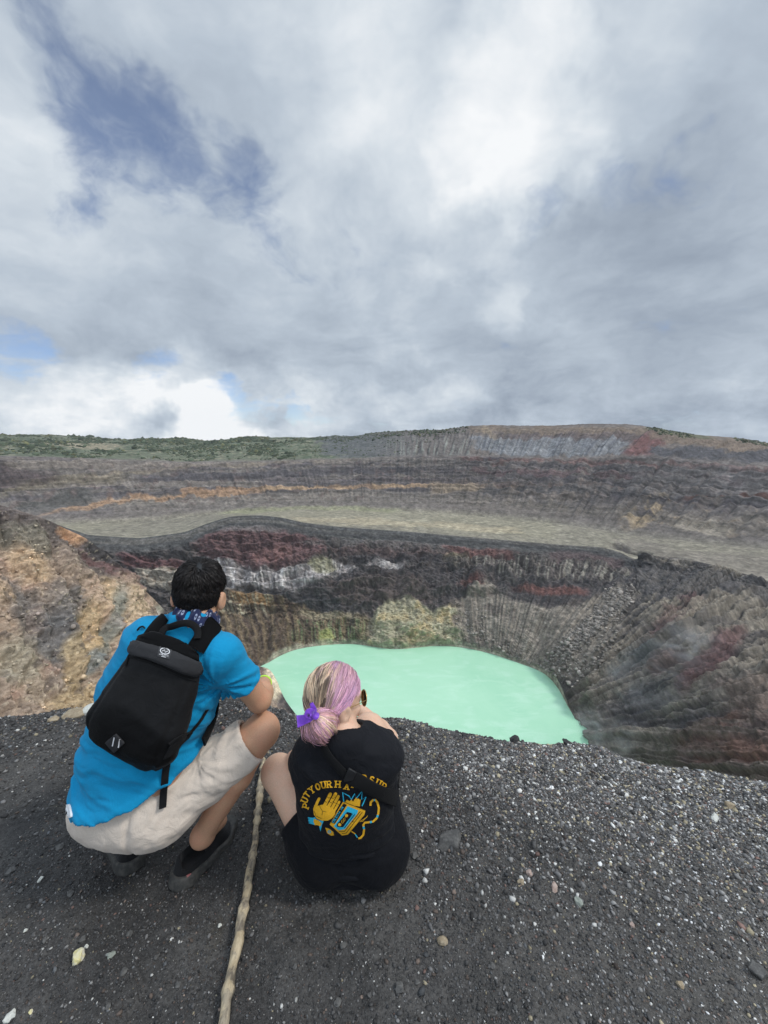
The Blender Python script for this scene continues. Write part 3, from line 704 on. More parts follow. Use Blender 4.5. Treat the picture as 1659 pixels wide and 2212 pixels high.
def stream(pts, wd, k, seed):
    r = np.random.default_rng(seed); p = np.array(pts, float)
    s = r.random(k); q = np.concatenate([[0], np.cumsum(np.hypot(*np.diff(p, axis=0).T))]); q /= q[-1]
    u = np.interp(s, q, p[:, 0]) + r.normal(0, 1, k) * np.interp(s, q, wd); v = np.interp(s, q, p[:, 1]) + r.normal(0, 1, k) * np.interp(s, q, wd) * .7
    return u, v
uA, vA = stream([(1352, 1284), (1310, 1330), (1270, 1368), (1225, 1410), (1195, 1448)], [16, 15, 12, 13, 18], 2600, 1)
uB, vB = stream([(1010, 1330), (1030, 1370), (1070, 1410), (1150, 1440), (1200, 1462)], [14, 22, 16, 12, 8], 420, 2)
uC, vC = stream([(1230, 1470), (1300, 1420), (1345, 1370)], [16, 22, 14], 260, 3)
uu, vv = np.concatenate([uA, uB, uC]), np.concatenate([vA, vB, vC])
sub_u, sub_v = iu[20:460:2, ::2].ravel(), iv[20:460:2, ::2].ravel(); sub_P = IN_P[20:460:2, ::2].reshape(-1, 3)
key = {}
for i, (a_, b_) in enumerate(zip((sub_u // 4).astype(int), (sub_v // 4).astype(int))): key.setdefault((a_, b_), i)
ids = [key.get((int(a_ // 4), int(b_ // 4))) for a_, b_ in zip(uu, vv)]
ids = np.array([i for i in ids if i is not None]); k = len(ids)
sz = np.minimum(np.exp(r.normal(math.log(.52), .6, k)), 1.5); 
Pr = sub_P[ids] + r.normal(0, .5, (k, 3)) * [1, 1, .1]
ok = Pr[:, 2] > LAKE_Z - .3; Pr, sz = Pr[ok], sz[ok]; k = len(Pr)
cr_ = A(112, 107, 103)[None] * np.exp(r.normal(0, .28, (k, 1)))
m, n, b = material("fallen_rock", .9, .2); n.l.new(n.vm('SCALE', vcol(n), s=n.lin(n.noise(obj_co(n), 1.2, 5, .7), .3, .7, .65, 1.35)), b.inputs['Base Color'])
lumps("rockfall", Pr, sz, cr_, m, "grey boulders of a rockfall strewn down the scree to the lake", "rockfall", 6, .75, False)

# loose blocks on the near spur
k = 2600; r = np.random.default_rng(91)
ii = r.integers(20, 480, k); jj = r.integers(0, SP_P.shape[1], k); sel = (SP_UV[0][ii, jj] < 560)
Pr = SP_P[ii, jj][sel] + r.normal(0, .3, (sel.sum(), 3)) * [1, 1, 0]; k = len(Pr)
sz = np.clip(np.exp(r.normal(math.log(.24), .6, k)), .08, 1.3)
cs = SP_C[ii, jj][sel] * np.exp(r.normal(.12, .35, (k, 1))); w_ = r.random(k) < .06; cs[w_] = A(178, 168, 146) * r.uniform(.6, 1.1, (w_.sum(), 1))
lumps("spur_blocks", Pr, sz, cs, m, "loose ochre and grey blocks strewn over the near rock spur", "rubble", 16, .75, False)

# ---- fumarole steam over the right shore, and the air of the crater
def steam(u, v, t, rad, dens, seed, sc):
    bm = bmesh.new(); bmesh.ops.create_icosphere(bm, subdivisions=3, radius=1.0)
    me = bpy.data.meshes.new("steam"); bm.to_mesh(me); bm.free()
    o = bpy.data.objects.new("steam", me); COL.objects.link(o); o.location = W(float(u), float(v), float(t)); o.scale = rad
    m = bpy.data.materials.new("steam"); m.use_nodes = True; n = Nodes(m.node_tree)
    out = n.new('ShaderNodeOutputMaterial'); vol = n.new('ShaderNodeVolumePrincipled'); n.l.new(vol.outputs[0], out.inputs['Volume'])
    co = n.new('ShaderNodeTexCoord').outputs['Object']
    f = n.noise(n.vm('ADD', co, (seed, seed * 2, 0)), sc, 4, .6, 1.2)
    fall = n.ss(n.vm('LENGTH', co), 1.0, .15)
    n.put(vol.inputs['Color'], (.93, .95, 1.0, 1)); vol.inputs['Anisotropy'].default_value = .1
    n.l.new(n.m('MULTIPLY', n.m('MULTIPLY', n.ss(f, .44, .72), fall), dens), vol.inputs['Density'])
    me.materials.append(m); m.cycles.homogeneous_volume = False
    return tag(o, "thin white steam drifting over the right shore of the green lake", "steam", kind='stuff')
steam(1275, 1566, 186, (10, 14, 10), .05, 1.0, 1.5)
steam(1330, 1590, 165, (14, 14, 9), .04, 3.0, 1.4)
steam(1400, 1480, 178, (24, 16, 16), .04, 5.0, 1.5)
steam(1490, 1390, 185, (24, 16, 14), .035, 7.0, 1.5)

# ================================================================== the gravel rim in front
EDGE = [(-400, 1500, -.28), (0, 1556, -.28), (120, 1535, -.28), (230, 1515, -.28), (330, 1500, -.28), (470, 1492, -.28), (540, 1512, -.28), (600, 1540, -.28), (650, 1566, -.28), (760, 1556, -.28), (870, 1562, -.28), (980, 1585, -.28),
        (1100, 1602, -.28), (1180, 1612, -.28), (1260, 1610, -.28), (1400, 1645, -.28), (1520, 1668, -.28), (1659, 1695, -.28), (2100, 1760, -.28)]
ep = np.array([WZ(float(u), float(v), z) for u, v, z in EDGE])
e_az = np.arctan2(ep[:, 0], ep[:, 1]); e_r = np.hypot(ep[:, 0], ep[:, 1])
e_az = np.concatenate([[-3.2, -2.4, -1.9], e_az, [1.9, 2.4, 3.2]]); e_r = np.concatenate([[900, 300, 9], e_r, [8, 300, 900]])
def edge_r(az):
    return np.exp(np.interp(az, e_az, np.log(e_r)))
def ground_z(x, y, fine=True):
    x = np.asarray(x, np.float64); y = np.asarray(y, np.float64)
    r = np.hypot(x, y); az = np.arctan2(x, y); re = edge_r(az)
    z = -0.28 * np.clip((r - .95) / np.maximum(re - .95, .1), 0, 1) ** 1.25
    over = np.maximum(r - re + .10, 0)
    slope = 1.12 + .06 * vnoise(az * 9, az * 0)
    z = z - slope * (over - .22 * (1 - np.exp(-over / .22)))
    far_back = np.maximum(r - 6, 0) * .10 * sstep(np.abs(az), 1.7, 2.3)
    z = z - far_back
    z = z + (0.030 * fbm(x / .55, y / .55, o=3) + .010 * fbm(x / .13 + 5, y / .13, o=3)) * np.clip(r / .6, 0, 1)
    z = z + sstep(r, 8, 40) * 3.0 * fbm(x / 14, y / 14, o=4)
    if fine:
        z = z + .0035 * fbm(x / .028, y / .028, o=3)
    return z
na_f, na_b = 1300, 120
az = np.concatenate([np.linspace(-1.15, 1.15, na_f, endpoint=False), np.linspace(1.15, 2 * np.pi - 1.15, na_b, endpoint=False)])
rr = np.concatenate([np.linspace(.25, .62, 30, endpoint=False), np.linspace(.62, 3.6, 620, endpoint=False), np.geomspace(3.6, 260, 170), np.geomspace(330, 1050, 5)])
AZ, RR = np.meshgrid((az + np.pi) % (2 * np.pi) - np.pi, rr)
X = RR * np.sin(AZ); Y = RR * np.cos(AZ)
Zg = ground_z(X.ravel(), Y.ravel()).reshape(X.shape)
Zg = np.where(np.abs(AZ) < 1.75, np.maximum(Zg, -185), Zg)
V = np.stack([X, Y, Zg], -1).reshape(-1, 3)
nr, nc = X.shape
faces = grid_faces(nr, nc, wrap=True)
V = np.concatenate([V, [[0, 0, float(ground_z(0, .01))]]]); cap = np.array([[i, (i + 1) % nc, len(V) - 1] for i in range(nc)])
m, n, b = material("dark_volcanic_ground", 0.85, 0.35)
co = obj_co(n)
big = n.noise(co, 2.1, 6, .6, .4); mid = n.noise(co, 28, 5, .65); fin = n.noise(co, 240, 3, .7)
vc = n.voro(co, 210, 'F1', 'Color')
sepv = n.new('ShaderNodeSeparateColor'); n.l.new(vc, sepv.inputs[0])
base = n.mix(n.ss(n.noise(co, 1.3, 5, .62, .5), .36, .66), (.030, .029, .0282), (.080, .076, .071)); base = n.mix(n.m('MULTIPLY', n.ss(big, .40, .65), .5), base, (.046, .0445, .043))
base = n.mix(n.m('MULTIPLY', n.ss(n.noise(co, 3.3, 5, .6, .5), .6, .78), .6), base, (.080, .068, .048))
sx_ = n.new('ShaderNodeSeparateXYZ'); n.l.new(co, sx_.inputs[0])
pale_right = n.m('MULTIPLY', n.ss(n.m('ADD', sx_.outputs[0], n.m('MULTIPLY', n.noise(co, 1.1, 5, .6), 1.6)), .75, 2.1), .75)  # paler mix towards the right, broken up by noise
base = n.mix(pale_right, base, (.105, .098, .088))
base = n.vm('SCALE', base, s=n.m('ADD', n.lin(mid, .3, .7, .45, .95), n.lin(sepv.outputs[0], 0, 1, .0, .75)))
spk = n.m('MULTIPLY', n.ss(sepv.outputs[1], .955, .985), n.ss(n.voro(co, 210), .4, .2))
base = n.mix(n.m('MULTIPLY', spk, .75), base, (.34, .33, .30))
n.l.new(base, b.inputs['Base Color'])
dst = n.voro(co, 210)
hgt = n.m('ADD', n.m('MULTIPLY', mid, .9), n.m('ADD', n.m('MULTIPLY', fin, .25), n.m('MULTIPLY', n.m('SUBTRACT', 1.0, dst), .45)))
set_bump(n, b, hgt, .9, .006)
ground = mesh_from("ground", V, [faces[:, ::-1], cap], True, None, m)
tag(ground, kind='structure')

# ---- loose gravel (nobody could count it)
def blocks(k, seed=0):
    """k irregular low stones as unit meshes"""
    r = np.random.default_rng(seed); out = []
    bm = bmesh.new(); bmesh.ops.create_icosphere(bm, subdivisions=1, radius=1.0)
    v0 = np.array([v.co[:] for v in bm.verts]); f0 = np.array([[v.index for v in f.verts] for f in bm.faces]); bm.free()
    for i in range(k):
        v = v0 * (1 + r.normal(0, .17, (len(v0), 1)))
        for _ in range(4):                      # broken faces
            nn = r.normal(0, 1, 3); nn /= np.linalg.norm(nn); h = r.uniform(.45, .8)
            dd = v @ nn; v = np.where((dd > h)[:, None], v - (dd - h)[:, None] * nn, v)
        v = v * np.array([r.uniform(.8, 1.25), r.uniform(.7, 1.1), r.uniform(.5, .85)])
        out.append(v)
    return np.array(out), f0

def gravel_color(k, r, pale):
    pale = np.broadcast_to(pale, (k,))
    c = np.empty((k, 3)); g = np.exp(r.normal(math.log(.060), .50, k)); c[:] = g[:, None] * np.array([1.0, .97, .95])
    tint = r.random(k)
    c[tint < .10] *= np.array([1.25, .98, .82]); c[tint > .92] *= np.array([.93, 1.0, 1.06])
    p = r.random(k)
    a = p < pale; c[a] = (r.uniform(.28, .62, (a.sum(), 1)) * np.array([1.0, .98, .92]))
    a = (p > pale) & (p < pale * 1.9); c[a] = r.uniform(.16, .32, (a.sum(), 1)) * np.array([1.0, .86, .58])
    a = (p > pale * 1.9) & (p < pale * 4.0); c[a] = r.uniform(.13, .24, (a.sum(), 1)) * np.array([1.0, .97, .93])
    a = (p > .985); c[a] = r.uniform(.08, .14, (a.sum(), 1)) * np.array([1.15, .72, .6])
    return c

def scatter(count, size_fn, seed, sampler, pale):
    r = np.random.default_rng(seed)
    x, y = sampler(count, r); k = len(x)
    s = size_fn(k, r, x, y)
    bl, f0 = blocks(24, seed); bi = r.integers(0, 24, k)
    a = r.uniform(0, 2 * np.pi, k); ca, sa = np.cos(a), np.sin(a)
    tl = r.normal(0, .35, (k, 2))
    v = bl[bi] * s[:, None, None]
    vx = v[..., 0] * ca[:, None] - v[..., 1] * sa[:, None]; vy = v[..., 0] * sa[:, None] + v[..., 1] * ca[:, None]
    vz = v[..., 2] + tl[:, :1] * vx * .6 + tl[:, 1:] * vy * .6
    z = ground_z(x, y)
    V = np.stack([vx + x[:, None], vy + y[:, None], vz + (z + s * r.uniform(-.05, .40, k))[:, None]], -1).reshape(-1, 3)
    Fq = (f0[None] + (np.arange(k) * len(bl[0]))[:, None, None]).reshape(-1, 3)
    c = gravel_color(k, r, pale(x, y) if callable(pale) else pale)
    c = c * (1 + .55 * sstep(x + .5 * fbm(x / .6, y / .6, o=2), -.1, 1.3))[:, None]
    c = np.repeat(np.clip(c, 0, .75), len(bl[0]), axis=0)
    return V, Fq, c

def wedge(count, r):
    az = r.uniform(-.98, .98, count); re = edge_r(az)
    rad = np.sqrt(r.uniform(.55 ** 2, 1, count) * 1.0) * (re + .55)
    return rad * np.sin(az), rad * np.cos(az)
def rimside(count, r):
    az = r.uniform(-.98, .98, count); re = edge_r(az)
    rad = re + .16 - np.abs(r.normal(0, .50, count)) + .1 * r.random(count)
    k = rad > .7
    return (rad * np.sin(az))[k], (rad * np.cos(az))[k]
def rightside(count, r):
    az = r.uniform(.1, .98, count); re = edge_r(az)
    rad = re * (1.03 - np.abs(r.normal(0, .25, count))); k = rad > .75
    return (rad * np.sin(az))[k], (rad * np.cos(az))[k]
def near(count, r):
    x = r.uniform(-1.5, 1.5, count); y = r.uniform(.55, 1.75, count)
    return x, y
parts = [scatter(26000, lambda k, r, x, y: np.clip(np.exp(r.normal(math.log(.0038), .48, k)), .0016, .014), 1, wedge, .016),
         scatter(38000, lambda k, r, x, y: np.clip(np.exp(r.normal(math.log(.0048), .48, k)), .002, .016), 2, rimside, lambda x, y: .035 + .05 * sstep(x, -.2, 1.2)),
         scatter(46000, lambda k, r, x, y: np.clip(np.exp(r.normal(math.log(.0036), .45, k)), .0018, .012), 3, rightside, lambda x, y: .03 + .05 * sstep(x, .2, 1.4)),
         scatter(52000, lambda k, r, x, y: np.clip(np.exp(r.normal(math.log(.0025), .42, k)), .0012, .008), 4, near, .012)]
V = []; Fq = []; c = []; off = 0
for v_, f_, c_ in parts:
    V.append(v_); Fq.append(f_ + off); c.append(c_); off += len(v_)
m, n, b = material("gravel_stone", 0.75, 0.4)
co = obj_co(n)
n.l.new(n.vm('SCALE', vcol(n), s=n.lin(n.noise(co, 420, 3, .6), .3, .7, .7, 1.3)), b.inputs['Base Color'])
gravel_mat = m
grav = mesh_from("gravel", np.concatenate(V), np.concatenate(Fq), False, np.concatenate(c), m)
tag(grav, "loose dark volcanic gravel scattered over the crater rim", "gravel", kind='stuff')

# ================================================================== smooth solids for bodies, clothes and bags
def vec(*a): return np.array(a, float)
def unit(a): return np.asarray(a, float) / np.linalg.norm(a)
def px(u, v, t): return W(float(u), float(v), float(t))

class Solid:
    """smooth union of tapered limbs and ellipsoids, as a distance field"""
    def __init__(self): self.pr = []
    def add(self, f, c, r, k, op='u'): self.pr.append((f, np.asarray(c, float), r, k, op)); return self
    def cap(self, a, b, ra, rb, k=.02, op='u'):
        a = np.asarray(a, float); b = np.asarray(b, float); ab = b - a; L2 = ab @ ab + 1e-12
        def f(P):
            h = np.clip(((P - a) @ ab) / L2, 0, 1)
            return np.linalg.norm(P - a - h[:, None] * ab, axis=1) - (ra + (rb - ra) * h)
        return self.add(f, (a + b) / 2, np.sqrt(L2) / 2 + max(ra, rb), k, op)
    def ecap(self, a, b, sa, sb, axis, k=.03, op='u', e=2.3):
        """limb of oval section: (half width along axis, half depth) at each end"""
        a = np.asarray(a, float); b = np.asarray(b, float); ab = b - a; L2 = ab @ ab + 1e-12
        d = ab / np.sqrt(L2); x = unit(np.asarray(axis, float) - (axis @ d) * d); y = np.cross(d, x)
        def f(P):
            q = P - a; h = np.clip((q @ ab) / L2, 0, 1)
            o = q - h[:, None] * ab
            w = sa[0] + (sb[0] - sa[0]) * h; t = sa[1] + (sb[1] - sa[1]) * h
            ox = np.abs(o @ x) / w; oy = np.abs(o @ y) / t; oz = np.abs(o @ d) / t
            n = (ox ** e + oy ** e + oz ** e + 1e-12) ** (1 / e)
            return (n - 1) * np.minimum(w, t)
        return self.add(f, (a + b) / 2, np.sqrt(L2) / 2 + max(sa + sb), k, op)
    def ell(self, c, r, M=None, k=.02, op='u'):
        c = np.asarray(c, float); r = np.asarray(r, float); M = np.eye(3) if M is None else M   # rows of M: local axes
        def f(P):
            q = ((P - c) @ M.T) / r
            n = np.linalg.norm(q, axis=1) + 1e-9
            g = np.linalg.norm(q / r, axis=1) + 1e-9
            return n * (n - 1) / g
        return self.add(f, c, r.max(), k, op)
    def __call__(self, P, grow=0.0):
        d = np.full(len(P), .3)
        for f, c, r, k, op in self.pr:
            m = ((P - c) ** 2).sum(1) < (r + grow + .12) ** 2
            if not m.any(): continue
            x = f(P[m]); dm = d[m]
            if op == 'u':
                h = np.maximum(k - np.abs(dm - x), 0) / k
                d[m] = np.minimum(dm, x) - h * h * k * .25
            else:
                h = np.maximum(k - np.abs(dm + x), 0) / k
                d[m] = np.maximum(dm, -x) + h * h * k * .25
        return d

def smax(a, b, k):
    h = np.maximum(k - np.abs(a - b), 0) / k
    return np.maximum(a, b) + h * h * k * .25
def smin(a, b, k):
    h = np.maximum(k - np.abs(a - b), 0) / k
    return np.minimum(a, b) - h * h * k * .25

_E = [(0, 1), (2, 3), (4, 5), (6, 7), (0, 2), (1, 3), (4, 6), (5, 7), (0, 4), (1, 5), (2, 6), (3, 7)]
_O = np.array([[i & 1, (i >> 1) & 1, (i >> 2) & 1] for i in range(8)])
def polygonise(fn, lo, hi, h, smooth=2, B=6):
    """surface nets of fn(points) = 0, evaluated only near the surface"""
    lo = np.asarray(lo, float); hi = np.asarray(hi, float)
    nb = np.ceil((hi - lo) / (h * B)).astype(int)
    n = nb * B + 1
    cx = [lo[i] + (np.arange(nb[i]) + .5) * h * B for i in range(3)]
    G = np.stack(np.meshgrid(*cx, indexing='ij'), -1).reshape(-1, 3)
    dc = fn(G).reshape(nb)
    D = np.ones(tuple(n), np.float32) * .3
    big = np.repeat(np.repeat(np.repeat(dc, B, 0), B, 1), B, 2)
    D[:-1, :-1, :-1] = np.where(np.abs(big) < 1e-9, 1e-6, big)
    near = np.abs(dc) < h * B * 1.35
    mk = np.zeros(tuple(n), bool)
    bi = np.argwhere(near)
    r = np.arange(B + 1)
    for i, j, k in bi: mk[i * B:(i + 1) * B + 1, j * B:(j + 1) * B + 1, k * B:(k + 1) * B + 1] = True
    idx = np.argwhere(mk)
    D[mk] = fn(lo + idx * h)
    S = D < 0
    s = sum(S[o[0]:n[0] - 1 + o[0], o[1]:n[1] - 1 + o[1], o[2]:n[2] - 1 + o[2]].astype(np.int8) for o in _O)
    act = (s > 0) & (s < 8)
    ci = np.argwhere(act)
    cid = np.full(act.shape, -1, np.int64); cid[act] = np.arange(len(ci))
    vals = np.stack([D[ci[:, 0] + o[0], ci[:, 1] + o[1], ci[:, 2] + o[2]] for o in _O], 1)
    acc = np.zeros((len(ci), 3)); cnt = np.zeros(len(ci))
    for a, b in _E:
        va, vb = vals[:, a], vals[:, b]; m = (va < 0) != (vb < 0)
        t = np.where(m, va / np.where(m, va - vb, 1), 0)
        acc += np.where(m[:, None], _O[a] + t[:, None] * (_O[b] - _O[a]), 0); cnt += m
    V = lo + (ci + acc / cnt[:, None]) * h
    quads = []
    for ax in range(3):
        b, c = (ax + 1) % 3, (ax + 2) % 3
        sl0 = [slice(None)] * 3; sl1 = [slice(None)] * 3
        sl0[ax] = slice(0, -1); sl1[ax] = slice(1, None)
        s0, s1 = S[tuple(sl0)], S[tuple(sl1)]
        e = np.argwhere(s0 != s1)
        e = e[(e[:, b] > 0) & (e[:, c] > 0) & (e[:, b] < n[b] - 1) & (e[:, c] < n[c] - 1)]
        def cell(db, dc_):
            q = e.copy(); q[:, b] += db; q[:, c] += dc_
            return cid[q[:, 0], q[:, 1], q[:, 2]]
        q4 = np.stack([cell(-1, -1), cell(0, -1), cell(0, 0), cell(-1, 0)], 1)
        fl = ~S[e[:, 0], e[:, 1], e[:, 2]]
        q4[fl] = q4[fl][:, ::-1]
        quads.append(q4[(q4 >= 0).all(1)])
    Q = np.concatenate(quads)
    for _ in range(smooth):
        e = np.concatenate([Q[:, [0, 1]], Q[:, [1, 2]], Q[:, [2, 3]], Q[:, [3, 0]]])
        sm = np.stack([np.bincount(e[:, 0], V[e[:, 1], i], len(V)) + np.bincount(e[:, 1], V[e[:, 0], i], len(V)) for i in range(3)], 1)
        ct = np.bincount(e[:, 0], minlength=len(V)) + np.bincount(e[:, 1], minlength=len(V))
        V = V * .5 + .5 * sm / np.maximum(ct, 1)[:, None]
    return V, Q

def bvh_of(*meshes):
    vs, fs, o = [], [], 0
    for V, Q in meshes:
        vs.append(V); fs.append(Q + o); o += len(V)
    return BVHTree.FromPolygons([tuple(v) for v in np.concatenate(vs)], [tuple(int(i) for i in f) for q in fs for f in q])

def hit(bvh, u, v):
    d = ray(float(u), float(v))
    loc, nrm, _, _ = bvh.ray_cast(Vector(C_), Vector(d))
    if loc is None: return None
    nrm = Vector(nrm)
    if nrm.dot(Vector(d)) > 0: nrm = -nrm
    return np.array(loc), np.array(nrm.normalized())

def smooth_hits(bvh, pts):
    """where the sight lines of pts meet the cloth; a line that misses takes the nearest point of the cloth"""
    hs = [hit(bvh, *p) for p in pts]
    ok = [i for i, x in enumerate(hs) if x is not None]
    out = []
    for i, x in enumerate(hs):
        if x is None:
            t = ((hs[min(ok, key=lambda q: abs(q - i))][0] - C_) @ F_) if ok else 1.25
            d = ray(*map(float, pts[i]))
            loc, nrm, _, _ = bvh.find_nearest(Vector(C_ + d * t)); nrm = Vector(nrm)
            x = (np.array(loc), np.array(nrm))
        out.append(x)
    return out

def print_on(name, polys, bvh, off, mat, parent, seg=7.0, col=None):
    """flat printed shapes, traced where they sit on a cloth, laid on its surface"""
    bm = bmesh.new()
    lay = bm.verts.layers.float_color.new('Col') if col else None
    lof = bm.verts.layers.float.new('off')
    for k, poly in enumerate(polys):
        vs = [bm.verts.new((p[0], p[1], 0)) for p in poly]
        for v in vs:
            v[lof] = off[k] if hasattr(off, '__len__') else off
            if col: v[lay] = (*col[k], 1)
        try: f = bm.faces.new(vs)
        except ValueError: continue
        r = bmesh.ops.triangulate(bm, faces=[f])
    for _ in range(4):
        es = [e for e in bm.edges if e.calc_length() > seg]
        if not es: break
        bmesh.ops.subdivide_edges(bm, edges=es, cuts=1)
        bmesh.ops.triangulate(bm, faces=[f for f in bm.faces if len(f.verts) > 3])
    bm.normal_update()
    for v in list(bm.verts):
        h = hit(bvh, v.co.x, v.co.y)
        if h is None: bm.verts.remove(v); continue
        v.co = h[0] + h[1] * v[lof]
    me = bpy.data.meshes.new(name); bm.to_mesh(me); bm.free()
    me.materials.append(mat)
    me.polygons.foreach_set('use_smooth', np.ones(len(me.polygons), bool))
    o = bpy.data.objects.new(name, me); COL.objects.link(o); o.parent = parent
    return o

def resample(pts, step):
    p = np.array(pts, float); s = np.concatenate([[0], np.cumsum(np.linalg.norm(np.diff(p, axis=0), axis=1))])
    n = max(2, int(s[-1] / step) + 1); q = np.linspace(0, s[-1], n)
    return np.stack([np.interp(q, s, p[:, i]) for i in range(p.shape[1])], 1)

def smooth_path(P, it=2):
    P = P.copy()
    for _ in range(it): P[1:-1] = P[1:-1] * .5 + .25 * (P[:-2] + P[2:])
    return P

def ribbon(C, Nn, width, thick, closed=False):
    """webbing: centre line C, outward normals Nn, width and thickness in metres (scalars or arrays)"""
    T = np.gradient(C, axis=0); T /= np.linalg.norm(T, axis=1, keepdims=True) + 1e-9
    S = np.cross(T, Nn); S /= np.linalg.norm(S, axis=1, keepdims=True) + 1e-9
    Nn = np.cross(S, T)
    w = np.broadcast_to(np.asarray(width, float), (len(C),))[:, None] / 2; t = np.broadcast_to(np.asarray(thick, float), (len(C),))[:, None]
    sec = [(-1, 0), (-1, .6), (-.86, 1), (0, 1.08), (.86, 1), (1, .6), (1, 0)]
    V = np.stack([C + S * w * a + Nn * t * b for a, b in sec], 1)
    n, m = V.shape[:2]
    Fq = grid_faces(n, m, wrap=True)
    V = V.reshape(-1, 3)
    caps = [np.array([[0, 1, 5, 6], [1, 2, 4, 5], [(n - 1) * m + 6, (n - 1) * m + 5, (n - 1) * m + 1, (n - 1) * m], [(n - 1) * m + 5, (n - 1) * m + 4, (n - 1) * m + 2, (n - 1) * m + 1]]), np.array([[2, 3, 4], [(n - 1) * m + 4, (n - 1) * m + 3, (n - 1) * m + 2]])]
    return V, [np.concatenate([Fq, caps[0]]), caps[1]]

def strap_on(name, path, bvh, width, thick, mat, parent, off=0.001, it=4, step=5.0):
    h = smooth_hits(bvh, resample(path, step))
    C = smooth_path(np.array([x[0] for x in h]), it); Nn = smooth_path(np.array([x[1] for x in h]), it + 4)
    V, Fq = ribbon(C + Nn * off, Nn, width, thick)
    return mesh_from(name, V, Fq, True, None, mat, parent)

def slab_on(name, poly, bvh, off, thick, mat, parent, seg=6.0, puff=0.0):
    """a panel of fabric, traced where it sits, raised from the surface by off + thick, with a rolled rim"""
    p = np.array(poly, float); p = np.concatenate([p, p[:1]]); p = resample(p, seg)[:-1]
    c = p.mean(0)
    rings = [(1.0, -.002), (1.0, thick * .6), (.975, thick * .95), (.9, thick + puff * .3), (.75, thick + puff * .7), (.5, thick + puff), (.25, thick + puff), (.02, thick + puff)]
    V = []
    for s, hh in rings:
        pts = c + (p - c) * s
        hs = smooth_hits(bvh, pts)
        V.append(np.array([x[0] + x[1] * (off + hh) for x in hs]))
    n = len(p); V = np.concatenate(V)
    Fq = grid_faces(len(rings), n, wrap=True)
    k = (len(rings) - 1) * n
    V = np.concatenate([V, V[k:].mean(0)[None]])
    tri = np.array([[k + i, k + (i + 1) % n, len(V) - 1] for i in range(n)])
    o = mesh_from(name, V, [Fq, tri], True, None, mat, parent)
    return o

def tube(P, r, sides=10, taper=None):
    P = np.asarray(P, float); T = np.gradient(P, axis=0); T /= np.linalg.norm(T, axis=1, keepdims=True) + 1e-9
    a = np.cross(T, [0.02, .03, 1.0]); a /= np.linalg.norm(a, axis=1, keepdims=True) + 1e-9; b = np.cross(T, a)
    th = np.linspace(0, 2 * np.pi, sides, endpoint=False)
    r = np.broadcast_to(np.asarray(r, float), (len(P),))
    V = P[:, None] + r[:, None, None] * (np.cos(th)[None, :, None] * a[:, None] + np.sin(th)[None, :, None] * b[:, None])
    n = len(P); V = V.reshape(-1, 3)
    Fq = grid_faces(n, sides, wrap=True)
    V = np.concatenate([V, [P[0], P[-1]]]); k = len(V)
    tri = np.concatenate([[[(i + 1) % sides, i, k - 2] for i in range(sides)], [[(n - 1) * sides + i, (n - 1) * sides + (i + 1) % sides, k - 1] for i in range(sides)]])
    return V, [Fq, tri]

def strands(roots, nrm, flow, length, width, lift, nseg=7, jitter=.15, seed=1, drop=.0):
    """hair: flow(points) gives the combing direction; each strand is a thin three-sided blade"""
    r = np.random.default_rng(seed); k = len(roots)
    P = roots.copy(); pts = [P.copy()]
    off = r.normal(0, jitter, (k, 3))
    for i in range(nseg - 1):
        f = flow(P) + off
        f[:, 2] -= drop * i
        f /= np.linalg.norm(f, axis=1, keepdims=True) + 1e-9
        P = P + f * (length / (nseg - 1))[:, None]
        pts.append(P.copy())
    return np.stack(pts, 1)

def blades(S, width, col_root, col_tip, lift_n=None):
    """S: k x n x 3 strand points -> mesh arrays with colour"""
    k, n = S.shape[:2]
    T = np.gradient(S, axis=1); T /= np.linalg.norm(T, axis=2, keepdims=True) + 1e-9
    ref = np.random.default_rng(3).normal(0, 1, (k, 1, 3))
    a = np.cross(T, ref); a /= np.linalg.norm(a, axis=2, keepdims=True) + 1e-9; b = np.cross(T, a)
    prof = np.concatenate([[.8], np.ones(max(n - 3, 0)), [.75, .12]])[:n]
    w = width[:, None, None] * prof[None, :, None]
    V = np.stack([S + a * w, S - .5 * a * w + .87 * b * w, S - .5 * a * w - .87 * b * w], 2)      # k n 3 3
    base = (np.arange(k) * n * 3)[:, None, None]
    g = grid_faces(n, 3, wrap=True)
    Fq = (base + g[None]).reshape(-1, 4)
    s = np.linspace(0, 1, n)[None, :, None]
    c = col_root[:, None] * (1 - s) + col_tip[:, None] * s
    c = np.repeat(c[:, :, None], 3, 2)
    return V.reshape(-1, 3), Fq, c.reshape(-1, 3)

# ------------------------------------------------------------------ heads, hands, feet
def frame(fwd, up):
    f = unit(fwd); r = unit(np.cross(f, up)); u = np.cross(r, f)
    return np.stack([r, f, u])              # rows: right, forward, up

